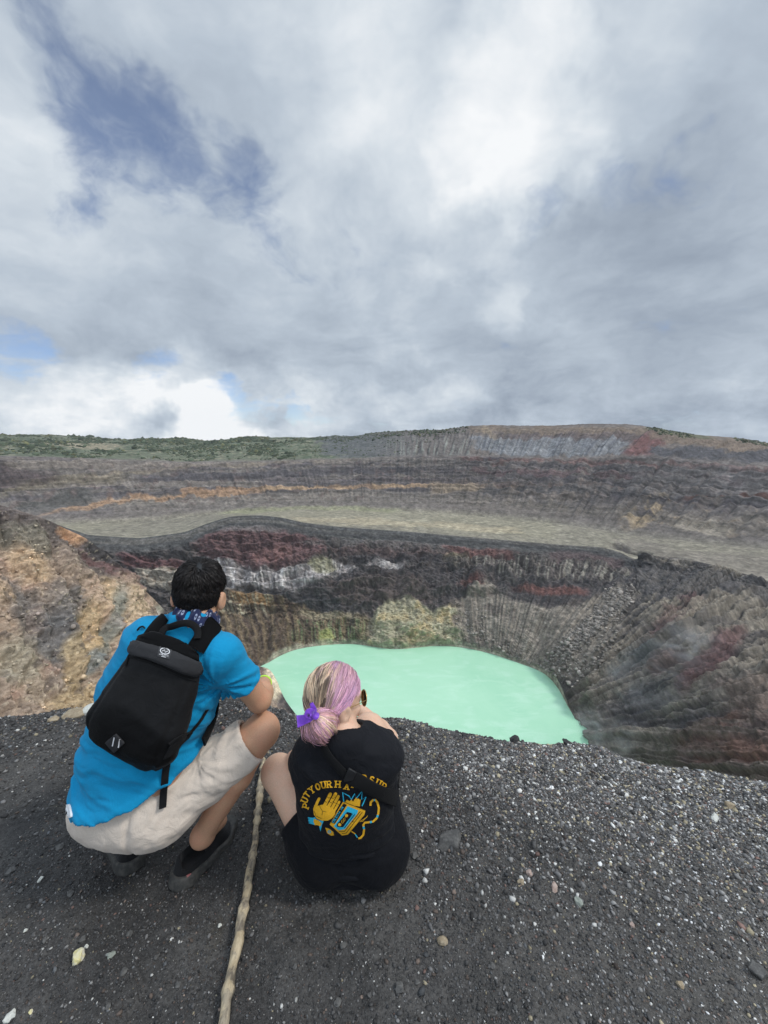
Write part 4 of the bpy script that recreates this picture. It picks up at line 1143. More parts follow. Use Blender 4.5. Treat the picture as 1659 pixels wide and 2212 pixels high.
def add_head(s, c, M, sc=1.0):
    L = lambda x, y, z: c + sc * (np.array([x, y, z], float) @ M)
    R3 = lambda *a: np.array(a) * sc
    s.ell(L(0, -.012, .022), R3(.073, .093, .098), M, .02)
    s.ell(L(0, .030, -.030), R3(.060, .062, .080), M, .03)
    s.ell(L(0, .040, -.070), R3(.046, .050, .042), M, .03)
    s.ell(L(0, .078, -.100), R3(.020, .016, .016), M, .03)
    s.ell(L(0, .078, .022), R3(.050, .014, .012), M, .02)
    s.cap(L(0, .092, .012), L(0, .112, -.030), .007 * sc, .012 * sc, .014)
    for q in (-1, 1):
        s.ell(L(q * .013, .100, -.034), R3(.009, .009, .008), M, .008)
        s.ell(L(q * .031, .098, .002), R3(.017, .012, .010), M, .012, 's')
        s.ell(L(q * .031, .083, .001), R3(.012, .012, .012), M, .004)
        s.ell(L(q * .043, .068, -.032), R3(.020, .018, .016), M, .02)
        E = np.stack([M[0], unit(M[1] - q * .5 * M[0]), M[2]])
        s.ell(L(q * .081, -.008, -.016), R3(.013, .020, .033), E, .006)
        s.ell(L(q * .095, -.004, -.012), R3(.009, .010, .018), E, .005, 's')
    s.ell(L(0, .096, -.058), R3(.022, .011, .006), M, .008)
    s.ell(L(0, .094, -.068), R3(.019, .011, .007), M, .006)
    return L

def add_hand(s, wrist, d, n, side, curl=.5, sc=1.0):
    """d: along the hand, n: out of the back of the hand, side: +1 right hand"""
    d = unit(d); n = unit(n - (n @ d) * d); x = np.cross(d, n) * side       # x: towards the little finger
    w = np.asarray(wrist, float)
    s.ecap(w + d * .02 * sc, w + d * .085 * sc, (.030 * sc, .015 * sc), (.041 * sc, .013 * sc), x, .012)
    for i, (o, L) in enumerate(((-.033, .072), (-.011, .082), (.012, .076), (.033, .060))):
        p = w + d * (.093 - .006 * abs(i - 1)) * sc + x * o * sc
        a = curl * .5; dd = d + x * (o * 2.6)
        for j, f in enumerate((.45, .30, .25)):
            dirn = unit(dd * math.cos(a) - n * math.sin(a))
            q = p + dirn * L * f * sc
            s.cap(p, q, (.0088 - .0008 * j) * sc, (.0082 - .0008 * j) * sc, .003)
            p = q; a += curl * (.9 if j == 0 else .7)
    p = w + d * .03 * sc - x * .026 * sc - n * .006 * sc
    q = p + unit(d * .65 - x * .65 - n * .45) * .042 * sc
    s.cap(p, q, .014 * sc, .010 * sc, .010); s.cap(q, q + unit(d * .9 - x * .25 - n * .4) * .034 * sc, .010 * sc, .008 * sc, .004)

def foot_outline(P2):
    """distance to the outline of a right-or-left shoe sole; y runs from heel (0) to toe (0.27)"""
    x, y = P2[:, 0], P2[:, 1]
    pts = [(.0, .036, .045), (.004, .11, .041), (-.002, .20, .053), (-.010, .262, .040)]
    d = np.full(len(x), 1.0)
    for (x0, y0, r0), (x1, y1, r1) in zip(pts[:-1], pts[1:]):
        ax, ay = x1 - x0, y1 - y0; h = np.clip(((x - x0) * ax + (y - y0) * ay) / (ax * ax + ay * ay), 0, 1)
        e = np.hypot(x - x0 - h * ax, y - y0 - h * ay) - (r0 + (r1 - r0) * h)
        d = smin(d, e, .02)
    return d

def make_shoe(parent, heel, fwd, up, side, sole_mat, upper_mat, ankle, label=None):
    """shoe > upper is the mesh 'shoe', with its sole as a sub-part"""
    M = frame(fwd, up); M = np.stack([M[0] * side, M[1], M[2]])
    loc = lambda P: (P - heel) @ M.T
    def sole(P):
        q = loc(P); z = q[:, 2]
        toe = .016 * sstep(q[:, 1], .17, .27)
        o = foot_outline(q[:, :2]) - .004 - .22 * np.clip(.03 - z, -.02, .03)
        return smax(o, np.abs(z - .015 - toe * .7) - .015 - .006 * sstep(-q[:, 1], -.09, -.01), .008)
    def upper(P):
        q = loc(P); y = q[:, 1]
        top = np.interp(y, [-.02, .01, .05, .09, .14, .2, .27], [.092, .098, .088, .092, .074, .056, .040])
        sh = np.interp(q[:, 2], [0, .03, .07, .1], [.0, .001, .010, .017])
        o = foot_outline(q[:, :2]) + .004 + sh
        d = smax(smax(o, q[:, 2] - top, .022), .018 - q[:, 2], .004)
        a = np.asarray(ankle) - heel; al = a @ M.T
        hole = np.sqrt(((q[:, 0] - al[0] * .5) / .033) ** 2 + ((y - .058) / .048) ** 2) - 1
        d = smax(d, -np.maximum(hole * .033, .050 - q[:, 2]), .006)
        return d
    c = heel + M[1] * .13; lo = c - .2; hi = c + .2
    V, Q = polygonise(upper, lo, hi, .0035, 2)
    sh = mesh_from("shoe", V, Q, True, None, upper_mat, parent)
    if label: sh['label'] = label
    V, Q = polygonise(sole, lo, hi, .0035, 1)
    so = mesh_from("sole", V, Q, True, None, sole_mat, sh)
    return sh, so, M

def skin_material(name, col, red):
    m, n, b = material(name, .5, .35)
    co = obj_co(n)
    f = n.noise(co, 22, 5, .6); g = n.noise(co, 260, 4, .6)
    c = n.mix(n.ss(f, .35, .7), col, red)
    c = n.vm('SCALE', c, s=n.lin(g, .3, .7, .9, 1.08))
    c = n.vm('MULTIPLY', c, vcol(n))
    n.l.new(c, b.inputs['Base Color'])
    b.inputs['Subsurface Weight'].default_value = .12
    b.inputs['Subsurface Radius'].default_value = (.012, .005, .003)
    b.inputs['Subsurface Scale'].default_value = .6
    set_bump(n, b, n.m('ADD', n.noise(co, 700, 3, .6), n.m('MULTIPLY', n.noise(co, 90, 3, .6), .6)), .25, .0012)
    return m

def cloth_material(name, col, weave=900, wrinkle=.5, rough=.85, var=.12, sheen=.15, spec=.2):
    m, n, b = material(name, rough, spec)
    co = obj_co(n)
    f = n.noise(co, 9, 5, .6, .4); g = n.noise(co, 480, 3, .6)
    k = n.m('ADD', n.lin(f, .3, .7, 1 - var, 1 + var), n.lin(g, .3, .7, -.10, .10))
    c = n.vm('SCALE', col if not isinstance(col, str) else vcol(n), s=k)
    n.l.new(c, b.inputs['Base Color'])
    b.inputs['Sheen Weight'].default_value = sheen; b.inputs['Sheen Roughness'].default_value = .5
    h = n.m('ADD', n.m('MULTIPLY', n.noise(co, 16, 5, .62, 1.2), wrinkle * 3.2), n.m('MULTIPLY', n.noise(co, weave, 2, .5), .10))
    set_bump(n, b, h, .7, .006)
    return m

# ================================================================== the man squatting on the left
S0, S1, S2, S3, S4 = px(288, 1732, 1.37), px(302, 1630, 1.38), px(345, 1500, 1.39), px(382, 1414, 1.385), px(416, 1350, 1.375)
LAT = unit(px(508, 1402, 1.31) - px(270, 1372, 1.345))
SHR, SHL = px(478, 1416, 1.33), px(314, 1424, 1.47)
ELR, WRR = px(560, 1512, 1.445), px(570, 1474, 1.69)
ELL, WRL = vec(-.965, 1.40, .60), vec(-.88, 1.60, .50)
HIR, HIL = px(368, 1728, 1.40), vec(-.945, 1.21, .262)
KNR, ANR = px(566, 1580, 1.47), px(436, 1806, 1.475)
KNL, ANL = vec(-1.085, 1.50, .40), WZ(282., 1852., 0.0) + vec(-.04, .05, .055)
HC = px(431, 1284, 1.42)
HM = frame(vec(-.10, .97, -.22), vec(.10, .16, 1.0))
man_root = empty("person", (S0[0], S0[1], 0))
tag(man_root, "person squatting in a bright blue t-shirt and beige shorts with a black backpack on", "person")

bd = Solid()
bd.ecap(S0, S1, (.165, .115), (.150, .105), LAT, .05)
bd.ecap(S1, S2, (.150, .105), (.165, .110), LAT, .05)
bd.ecap(S2, S3, (.168, .112), (.165, .098), LAT, .05)
bd.ecap(S3, S4, (.150, .085), (.070, .065), LAT, .05)
bd.cap(SHR, S3 + LAT * .06, .052, .07, .05); bd.cap(SHL, S3 - LAT * .06, .052, .07, .05)
bd.cap(S4, SHR + vec(-.03, 0, .005), .050, .036, .04); bd.cap(S4, SHL + vec(.03, 0, .005), .050, .036, .04)
NK = HC + vec(.0, -.03, -.06)
bd.cap(S4 + vec(0, .0, -.03), NK, .058, .054, .04)
mhead = add_head(bd, HC, HM, 1.0)
for sh, el, wr in ((SHR, ELR, WRR), (SHL, ELL, WRL)):
    bd.cap(sh, sh * .5 + el * .5, .051, .047, .03); bd.cap(sh * .5 + el * .5, el, .047, .040, .02)
    mid = el * .68 + wr * .32
    bd.cap(el, mid, .041, .043, .015); bd.cap(mid, wr, .043, .027, .02)
add_hand(bd, WRR, vec(-.35, .8, -.75), vec(0, .6, .75), 1, .55, 1.02)
add_hand(bd, WRL, vec(.30, .85, -.45), vec(0, .45, .85), -1, .55, 1.02)
for hi_, kn, an in ((HIR, KNR, ANR), (HIL, KNL, ANL)):
    bd.cap(hi_, kn, .088, .058, .03)
    bd.ell(kn + vec(0, .004, .004), (.060, .060, .060), None, .02)
    calf = kn * .66 + an * .34 + vec(-.01, -.022, -.01)
    bd.cap(kn, calf, .052, .053, .02); bd.cap(calf, an, .053, .035, .02)
    bd.ell(an + vec(.024, .0, .0), (.018, .018, .018), None, .02)
    bd.cap(an, an + vec(.02, .11, -.055), .034, .026, .03)
bodyfn = bd
V, Q = polygonise(bd, (-1.30, .92, -.09), (-.28, 1.92, 1.16), .0048, 2)
hl = (V - HC) @ HM.T
c = np.ones((len(V), 3), np.float32)
lip = (np.abs(hl[:, 0]) < .024) & (hl[:, 1] > .088) & (np.abs(hl[:, 2] + .063) < .011); c[lip] = (.85, .62, .6)
eye = (np.abs(np.abs(hl[:, 0]) - .031) < .010) & (np.abs(hl[:, 2] - .001) < .006) & (hl[:, 1] > .085); c[eye] = (.25, .3, .35)
man_skin = skin_material("man_skin", (.55, .315, .195), (.57, .295, .185))
mbody = mesh_from("body", V, Q, True, c, man_skin); keep_place(mbody, man_root)

# --- shorts
th = Solid(); wa = Solid()
wa.ecap(S0 + vec(0, 0, .0), S1, (.178, .128), (.158, .112), LAT, .04)
th.ell(px(236, 1730, 1.40), (.112, .112, .100), None, .05); th.ell(px(340, 1748, 1.39), (.114, .112, .100), None, .05)
th.cap(HIR, KNR, .102, .080, .05); th.cap(HIL, KNL, .100, .080, .05)
cutR = KNR + (HIR - KNR) * .12; nR = unit(KNR - HIR)
cutL = KNL + (HIL - KNL) * .22; nL = unit(KNL - HIL)
fx, fy, fz = LAT, unit(np.cross(LAT, S2 - S0)), unit(S2 - S0)
def shorts(P):
    d = smin(th(P), smax(wa(P), (P - S1) @ fz - .0, .01), .04)
    tR = (P - HIR) @ unit(KNR - HIR); tL = (P - HIL) @ unit(KNL - HIL)
    q = P @ np.stack([unit(KNR - HIR), unit(np.cross(KNR - HIR, [0, 0, 1])), [0, 0, 1]]).T
    d = d + .0085 * fbm(q[:, 0] / .16, q[:, 1] / .035, q[:, 2] / .05, 3) * sstep(tR, .0, .12) + .003 * fbm(P[:, 0] / .03, P[:, 1] / .1, P[:, 2] / .04, 2)
    HP_ = px(402, 1668, 1.30); a2 = np.arctan2((P - HP_) @ fz, (P - HP_) @ LAT); r2_ = np.linalg.norm(P - HP_, axis=1)
    d = d + .0042 * vnoise(a2 * 5.5 + 2, r2_ * 3, r2_ * 0) * np.exp(-(r2_ / .20) ** 2) * sstep(r2_, .01, .07)
    d = d - .0022 * sstep(tR, .33, .335)                                       # hem fold of the leg
    sep = np.where(P @ LAT > (S0 + .5 * (HIL - HIR) * 0) @ LAT, 0, 1)
    d = smax(d, np.where(sep == 0, (P - cutR) @ nR, (P - cutL) @ nL), .004)
    # seam down the seat
    d = d + .006 * np.exp(-((((P - px(296, 1800, 1.3)) @ LAT) / .010) ** 2)) * (P[:, 1] < 1.17)
    # leg openings
    for cut, nn, kn, hp in ((cutR, nR, KNR, HIR), (cutL, nL, KNL, HIL)):
        ax = unit(kn - hp); o = P - cut; o = o - (o @ ax)[:, None] * ax
        d = smax(d, -np.maximum(np.linalg.norm(o, axis=1) - .0685, -((P - cut) @ ax) - .03), .003)
    return d
V, Q = polygonise(shorts, (-1.30, .95, .04), (-.32, 1.70, .62), .0048, 1)
shorts_mat = cloth_material("beige_twill", (.66, .565, .475), 1200, .45, .9, .07)
SHORTS = (V, Q)
o = mesh_from("shorts", V, Q, True, None, shorts_mat); keep_place(o, man_root); mshorts = o

# --- t-shirt
ts = Solid()
ts.ecap(S0, S1, (.192, .146), (.178, .132), LAT, .05)
ts.ecap(S1, S2, (.178, .132), (.183, .126), LAT, .05)
ts.ecap(S2, S3, (.184, .126), (.182, .112), LAT, .05)
ts.ecap(S3, S4, (.165, .096), (.075, .070), LAT, .05)
ts.cap(SHR, S3 + LAT * .06, .064, .078, .05); ts.cap(SHL, S3 - LAT * .06, .064, .078, .05)
ts.cap(S4, SHR + vec(-.03, 0, .006), .058, .046, .04); ts.cap(S4, SHL + vec(.03, 0, .006), .058, .046, .04)
slR = SHR + (ELR - SHR) * .60; slL = SHL + (ELL - SHL) * .60
ts.cap(SHR, slR, .064, .062, .03); ts.cap(SHL, slL, .064, .062, .03)
aR, aL = unit(ELR - SHR), unit(ELL - SHL)
hp0, hp1, hp2 = px(150, 1712, 1.345), px(268, 1738, 1.25), px(402, 1655, 1.31)
hn = unit(np.cross(hp1 - hp0, hp2 - hp0)); hn = hn if hn[2] > 0 else -hn
ARMP = px(474, 1482, 1.32)
def shirt(P):
    d = ts(P)
    x = (P - S2) @ LAT; z = (P - S2) @ fz
    low = sstep(-z, -.02, .25)
    q = np.stack([x, (P - S2) @ fy, z], 1)
    # creases run from the right arm pit across the back; softer rolls lie over the waist
    ang_ = np.arctan2((P - ARMP) @ fz, -((P - ARMP) @ LAT)); ra = np.linalg.norm(P - ARMP, axis=1)
    d = d + .0095 * vnoise(ang_ * 6.5, ra * 3, ra * 0) * np.exp(-(ra / .17) ** 2) * sstep(ra, .01, .06)
    d = d + .0092 * fbm(x / .20 + 3, z / .030 + .8 * vnoise(x / .08, z / .1), q[:, 1] / .3, 3) * (.30 + low)
    d = d + .0060 * fbm(x / .09, z / .12, q[:, 1] / .1, 3) * (.4 + low * .6)
    d = d - .008 * sstep(-((P - hp1) @ hn), -.05, 0)
    bulgeR = (P - slR) @ aR
    inn = Solid_inner(P)
    d = smax(d, -((P - hp1) @ hn) - .0030 * vnoise(x / .05, x * 0), .004)
    d = d - .0022 * (1 - sstep((P - hp1) @ hn, .016, .019))
    cut = np.where(x > 0, (P - slR) @ aR, (P - slL) @ aL)
    arm = np.where(x > 0, np.linalg.norm(np.cross(P - SHR, aR), axis=1), np.linalg.norm(np.cross(P - SHL, aL), axis=1))
    out = np.where(x > 0, (P - SHR) @ aR, (P - SHL) @ aL)
    m = (arm < .13) & (out > -.02)
    d = np.where(m, d - .0018 * sstep(cut, -.020, -.017), d)
    d = np.where(m, smax(d, cut, .003), d)
    d = np.where(m, smax(d, -np.maximum(arm - .0525, -cut - .028), .003), d)
    # neck opening
    nk = np.linalg.norm(np.cross(P - S4, unit(NK - S4)), axis=1); up = (P - S4) @ unit(NK - S4)
    d = smax(d, -np.maximum(nk - .069, -.035 - up), .006)
    return smax(d, up - .022, .004)
def Solid_inner(P): return None
V, Q = polygonise(shirt, (-1.20, .95, .18), (-.34, 1.55, 1.02), .0048, 1)
SHIRT = (V, Q)
shirt_mat = cloth_material("blue_jersey", (.004, .25, .475), 1500, .30, .85, .05, .05)
o = mesh_from("t_shirt", V, Q, True, None, shirt_mat); keep_place(o, man_root); mshirt = o
# white undershirt corner that shows at the left hip
white_mat = cloth_material("white_cotton", (.72, .73, .74), 1200, .3)
bv = bvh_of(SHIRT, SHORTS)
o = slab_on("undershirt", [(145, 1738), (152, 1736), (158, 1764), (149, 1766), (143, 1752)], bv, .001, .004, white_mat, None); keep_place(o, man_root)
# drawn-in waistband, pocket welts and side seam of the shorts
bs = bvh_of(SHORTS)
seam_mat = cloth_material("beige_seam", (.55, .465, .385), 1200, .3)
for pth, w in (([(396, 1712), (428, 1682), (452, 1672)], .006), ([(172, 1800), (190, 1815), (212, 1822)], .004), ([(316, 1827), (344, 1834), (372, 1824)], .004), ([(430, 1715), (500, 1660), (555, 1612)], .0025)):
    o = strap_on("seam", pth, bs, w, .0022, seam_mat, mshorts, .0008, 2, 4)
    o.location = -Vector(man_root.location)

bsh = bvh_of(SHIRT); tseam = cloth_material("blue_seam", (.003, .17, .34), 1500, .2)
for pth, w in (([(503, 1380), (496, 1405), (487, 1440), (478, 1478)], .0035), ([(160, 1730), (200, 1748), (262, 1752), (330, 1722), (386, 1672)], .0022)):
    o = strap_on("seam", pth, bsh, w, .0012, tseam, mshirt, .0, 3, 4); o.location = -Vector(man_root.location)

# --- shoes
sole_mat, n, b = material("dark_rubber", .7, .3)
co = obj_co(n); n.l.new(n.mix(n.ss(n.noise(co, 60, 5, .65), .35, .7), (.040, .040, .038), (.082, .078, .070)), b.inputs['Base Color']); set_bump(n, b, n.noise(co, 300, 3, .6), .4, .002)
upper_mat = cloth_material("black_shoe_knit", (.010, .010, .011), 1500, .2, .8, .15, .1)
gz = float(ground_z(-.69, 1.15))
heelR = px(380, 1893, 1.395); heelR[2] = gz + .002
toeR = heelR + vec(.088, .26, -.055)
shR, soR, MR = make_shoe(man_root, heelR, toeR - heelR, vec(0, .2, 1), 1, sole_mat, upper_mat, ANR)
shR.location = -Vector(man_root.location)
heelL = WZ(282., 1852., 0.0); heelL[2] = float(ground_z(heelL[0], heelL[1])) + .004
shL, soL, ML = make_shoe(man_root, heelL, vec(-.20, .20, -.03), vec(.0, .15, 1), -1, sole_mat, upper_mat, ANL)
shL.location = -Vector(man_root.location)
red_mat, n, b = material("red_label", .5); n.put(b.inputs['Base Color'], n.mix(n.ss(n.noise(obj_co(n), 900, 2), .45, .6), (.30, .02, .025), (.42, .30, .28)))
bsole = bvh_of((np.array([v.co[:] for v in soR.data.vertices]), np.array([list(p.vertices) for p in soR.data.polygons])))
o = print_on("heel_label", [[(402, 1890), (411, 1884), (413, 1889), (404, 1896)]], bsole, .001, red_mat, soR)

# --- bandana
band = cloth_material("navy_bandana", 'attr', 900, .7, .85)
th_ = np.linspace(0, 2 * np.pi, 97)
rows_ = []
axn = unit(NK - S4); bx = LAT - (LAT @ axn) * axn; bx = unit(bx); by = np.cross(axn, bx)
for j, (hh, rr_) in enumerate(((-.040, .078), (-.028, .086), (-.008, .087), (.012, .080), (.030, .070), (.036, .064), (.030, .060))):
    bumps = .005 * np.sin(th_ * 7 + j * 1.3) + .004 * np.sin(th_ * 13 - j)
    ctr = S4 + axn * (hh + .016) + vec(.004, -.004, 0)
    rows_.append(ctr + (rr_ * .94 + bumps)[:, None] * np.cos(th_)[:, None] * bx + (rr_ * .95 + bumps)[:, None] * np.sin(th_)[:, None] * by + axn * (.006 * np.sin(th_ * 3 + 1))[:, None])
V = np.stack(rows_)
def up_sample(G, a, b):
    r = np.linspace(0, G.shape[0] - 1, a); c_ = np.linspace(0, G.shape[1] - 1, b)
    i = np.clip(r.astype(int), 0, G.shape[0] - 2); f = (r - i)[:, None, None]
    G = G[i] * (1 - f) + G[i + 1] * f
    j = np.clip(c_.astype(int), 0, G.shape[1] - 2); f = (c_ - j)[None, :, None]
    return G[:, j] * (1 - f) + G[:, j + 1] * f
G = up_sample(V, 40, 420)
uu, vv = np.meshgrid(np.arange(420), np.arange(40))
cell = np.hypot((uu % 9) - 4, (vv % 8) - 3.5); ringm = (np.abs(cell - 2.2) < .8) & (((uu // 9 + vv // 8 * 2) % 5) < 2)
dots = (np.hypot((uu % 5) - 2, (vv % 6) - 2) < 1.0) & (((uu // 26) % 2) == 0)
c = np.empty((40, 420, 3)); c[:] = (.012, .018, .060); c[ringm | (dots & (vv > 20))] = (.30, .34, .46)
o = mesh_from("bandana", G.reshape(-1, 3), grid_faces(40, 420), True, c.reshape(-1, 3), band); keep_place(o, man_root)

# --- wristband
neon, n, b = material("neon_rubber", .45); n.put(b.inputs['Base Color'], n.mix(n.noise(obj_co(n), 200, 2), (.46, .80, .06), (.55, .88, .10)))
fd = unit(WRR - ELR); wx = unit(np.cross(fd, [0, 0, 1])); wy = np.cross(wx, fd); t_ = np.linspace(0, 2 * np.pi, 49)
wc = WRR - fd * .022
sec = [(-.006, .0300), (-.006, .0335), (0, .0345), (.006, .0335), (.006, .0300)]
G = np.stack([wc + fd * a + r_ * (np.cos(t_)[:, None] * wx + np.sin(t_)[:, None] * wy) for a, r_ in sec])
o = mesh_from("wristband", G.reshape(-1, 3), grid_faces(5, 49), True, None, neon); keep_place(o, man_root)

# --- hair
r = np.random.default_rng(5)
def head_roots(k, keep, L, M, ctr, rad, seed):
    r = np.random.default_rng(seed); d = r.normal(0, 1, (k * 3, 3)); d /= np.linalg.norm(d, axis=1, keepdims=True)
    d = d[keep(d)][:k]
    p = d * rad
    n_ = d / rad; n_ /= np.linalg.norm(n_, axis=1, keepdims=True)
    return p, n_, d
RAD = np.array([.0705, .090, .093]); HCC = np.array([0, -.012, .022])
def keep_m(d):                                # where hair grows: crown, sides and back down to the nape
    x, y, z = d.T
    low = np.where(y < 0.05, -.90 + .10 * np.abs(x), -.05 + .9 * sstep(y, .05, .75))
    ear = (np.abs(x) > .75) & (y > -.25) & (y < .35) & (z < -.15)
    return (z > low) & ~ear
p, nn, dd = head_roots(16000, keep_m, None, None, None, RAD, 5)
whorl = np.array([.15, -.55, .80])
def flow_local(d):
    w = d - whorl; tang = w - (w * d).sum(1, keepdims=True) * d
    tang /= np.linalg.norm(tang, axis=1, keepdims=True) + 1e-6
    sw = np.cross(d, tang) * .45
    f = tang + sw * np.exp(-np.linalg.norm(w, axis=1, keepdims=True) ** 2 * 2)
    f[:, 2] -= .35 * sstep(-d[:, 1], 0, .6)
    return f
k = len(p); ln = r.uniform(.026, .048, k) * np.where(dd[:, 2] > .35, 1.15, .85)
cur = p * 1.0; S = [cur.copy()]
clump = np.stack([vnoise(dd[:, 0] * 6 + i * 9, dd[:, 1] * 6, dd[:, 2] * 6) for i in range(3)], 1) * (1 + 1.2 * np.exp(-((dd - whorl) ** 2).sum(1) * 3))[:, None]
liftv = (.0045 + .0065 * r.random(k)) * (1 + .5 * (dd[:, 2] > .5)) + .004 * sstep(dd[:, 2], .2, .9) + .005 * vnoise(dd[:, 0] * 5, dd[:, 1] * 5, dd[:, 2] * 5)
for i in range(1, 7):
    d_ = cur / RAD; d_ /= np.linalg.norm(d_, axis=1, keepdims=True)
    f = flow_local(d_) + (.28 + .30 * sstep(dd[:, 2], .3, .8))[:, None] * clump + r.normal(0, .14, (k, 3))
    f -= (f * d_).sum(1, keepdims=True) * d_ * .8
    f /= np.linalg.norm(f, axis=1, keepdims=True)
    cur = cur + f * (ln / 6)[:, None]
    d2 = cur / RAD; rr_ = np.linalg.norm(d2, axis=1, keepdims=True); d2 = d2 / rr_
    tgt = d2 * (RAD + (liftv * (1 - (1 - i / 6) ** 2) * (1.0 - .35 * (i == 6)))[:, None])
    cur = tgt
    S.append(cur.copy())
S = np.stack(S, 1)
S = HC + (S + HCC).reshape(-1, 3) @ HM * 1.0
S = S.reshape(k, 7, 3)
g = np.exp(r.normal(0, .35, (k, 1)))
cr = np.array([[.010, .0075, .0065]]) * g
hv, hf, hc = blades(S, np.full(k, .0011), cr, cr * 1.5)
bm = bmesh.new(); bmesh.ops.create_icosphere(bm, subdivisions=5, radius=1.0)
v0 = np.array([v.co[:] for v in bm.verts]); f0 = np.array([[v.index for v in f.verts] for f in bm.faces]); bm.free()
kp = keep_m(v0 * .999 + 0)
kf = kp[f0].all(1)
rb_ = RAD + (.0035 + .003 * sstep(v0[:, 2], .2, .9) + .0025 * fbm(v0[:, 0] * 6, v0[:, 1] * 6, v0[:, 2] * 6, 3))[:, None]
capv = HC + (v0 * rb_ + HCC) @ HM
hm, n, b = material("black_hair", .42, .45); n.l.new(vcol(n), b.inputs['Base Color'])
b.inputs['Anisotropic'].default_value = .4
o = mesh_from("hair", np.concatenate([hv, capv]), [hf, f0[kf] + len(hv)], True, np.concatenate([hc, np.full((len(capv), 3), .006)]), hm); keep_place(o, man_root)

# ================================================================== the backpack he wears
EZ = -fy if (-fy)[1] < 0 else fy             # outwards from the back
_a = math.radians(14); EX, EY = LAT * math.cos(_a) - fz * math.sin(_a), fz * math.cos(_a) + LAT * math.sin(_a)
BC = px(311, 1506, 1.195) - EZ * .055
pack_root = empty("backpack", tuple(BC))
tag(pack_root, "slim black backpack with a grey fold at the top worn on the blue shirt", "backpack")
def pack_q(P): 
    q = P - BC
    return q @ EX, q @ EY, q @ EZ
def pack(P):
    x, y, z = pack_q(P)
    x = x + np.interp(y, [-.24, -.10, .05], [.034, .016, 0])
    hw = np.interp(y, [-.24, -.16, -.05, .10, .21], [.150, .166, .156, .134, .122])
    o = smax(np.abs(x) - hw + .014, np.abs(y + .027) - .203, .07)
    th = np.interp(y, [-.22, -.12, 0, .12, .2], [.058, .064, .055, .044, .030])
    zc = np.interp(y, [-.22, 0, .2], [-.004, .0, .004])
    d = smax(o, np.abs(z - zc) - th, .075)
    d = d + .0045 * fbm(x / .10, y / .13, z / .1, 3) + .003 * fbm(x / .3 + 4, y / .045, z / .1, 3) * sstep(-y, -.05, .2)
    d = d + .0035 * np.exp(-((np.abs(x) - hw * .72) / .006) ** 2) * (z > 0)
    return d
V, Q = polygonise(pack, BC - .34, BC + .34, .0048, 2)
PACK = (V, Q)
nyl = cloth_material("black_nylon", 'attr', 1400, .35, .62, .15, .02, .12)
mesh_m = cloth_material("black_padding", (.0050, .0050, .0054), 2200, .25, .9, .12, .02, .08)
grey = cloth_material("charcoal_fabric", (.030, .030, .032), 1600, .45, .75, .12, .04, .12)
web = cloth_material("black_webbing", (.0115, .0115, .012), 2400, .1, .8, .1, .02, .08)
def attach(o): o.location = -Vector(pack_root.location); return o
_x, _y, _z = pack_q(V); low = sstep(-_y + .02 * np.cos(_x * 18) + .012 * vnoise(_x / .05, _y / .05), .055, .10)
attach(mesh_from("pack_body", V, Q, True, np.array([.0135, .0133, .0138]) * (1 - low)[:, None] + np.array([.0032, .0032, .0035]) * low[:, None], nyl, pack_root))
bp = bvh_of(PACK)
bps = bvh_of(PACK, SHIRT)
attach(slab_on("top_panel", [(287, 1372), (330, 1366), (380, 1380), (430, 1394), (447, 1410), (442, 1436), (390, 1420), (330, 1402), (280, 1394)], bp, .001, .004, mesh_m, pack_root, puff=.006))
attach(slab_on("top_flap", [(280, 1385), (300, 1385), (336, 1395), (376, 1408), (412, 1424), (437, 1436), (433, 1456), (420, 1462), (396, 1455), (360, 1438), (318, 1422), (286, 1414), (274, 1404), (273, 1394)], bp, .003, .008, grey, pack_root, puff=.012))
flap = bpy.data.objects["top_flap"]
fl = (np.array([v.co[:] for v in flap.data.vertices]), None)
bfl = BVHTree.FromPolygons([tuple(v.co) for v in flap.data.vertices] + [tuple(v) for v in V], [tuple(p.vertices) for p in flap.data.polygons] + [tuple(int(i) + len(flap.data.vertices) for i in q) for q in Q])
attach(strap_on("zip", [(278, 1418), (318, 1428), (356, 1444), (392, 1462), (424, 1470)], bp, .007, .003, web, pack_root))
attach(strap_on("zip_pull", [(281, 1420), (277, 1430), (273, 1440)], bp, .006, .004, web, pack_root, .002, 1, 3))
attach(strap_on("zip_pull", [(300, 1364), (304, 1358), (311, 1356), (315, 1360)], bps, .005, .004, web, pack_root, .006, 1, 2))
# logo patch
patch_m = cloth_material("patch_fabric", (.045, .045, .048), 1500, .1)
wht, n, b = material("white_print", .6); n.put(b.inputs['Base Color'], n.mix(n.noise(obj_co(n), 500, 2), (.62, .62, .63), (.74, .74, .75)))
def rot(pts, c, a):
    ca, sa = math.cos(a), math.sin(a)
    return [(c[0] + x * ca - y * sa, c[1] + x * sa + y * ca) for x, y in pts]
LCp, LA = (355.5, 1410), math.radians(13)
patch = slab_on("logo_patch", rot([(-14, -11.5), (14, -11.5), (14, 11.5), (-14, 11.5)], LCp, LA), bfl, .0005, .0012, patch_m, pack_root, 3); attach(patch)
bpt = BVHTree.FromPolygons([tuple(v.co) for v in patch.data.vertices], [tuple(p.vertices) for p in patch.data.polygons])
def stroke(pts, w):
    p = np.array(pts, float); T = np.gradient(p, axis=0); T /= np.linalg.norm(T, axis=1, keepdims=True) + 1e-9
    nrm_ = np.stack([-T[:, 1], T[:, 0]], 1) * w / 2
    return [[tuple(p[i] + nrm_[i]), tuple(p[i + 1] + nrm_[i + 1]), tuple(p[i + 1] - nrm_[i + 1]), tuple(p[i] - nrm_[i])] for i in range(len(p) - 1)]
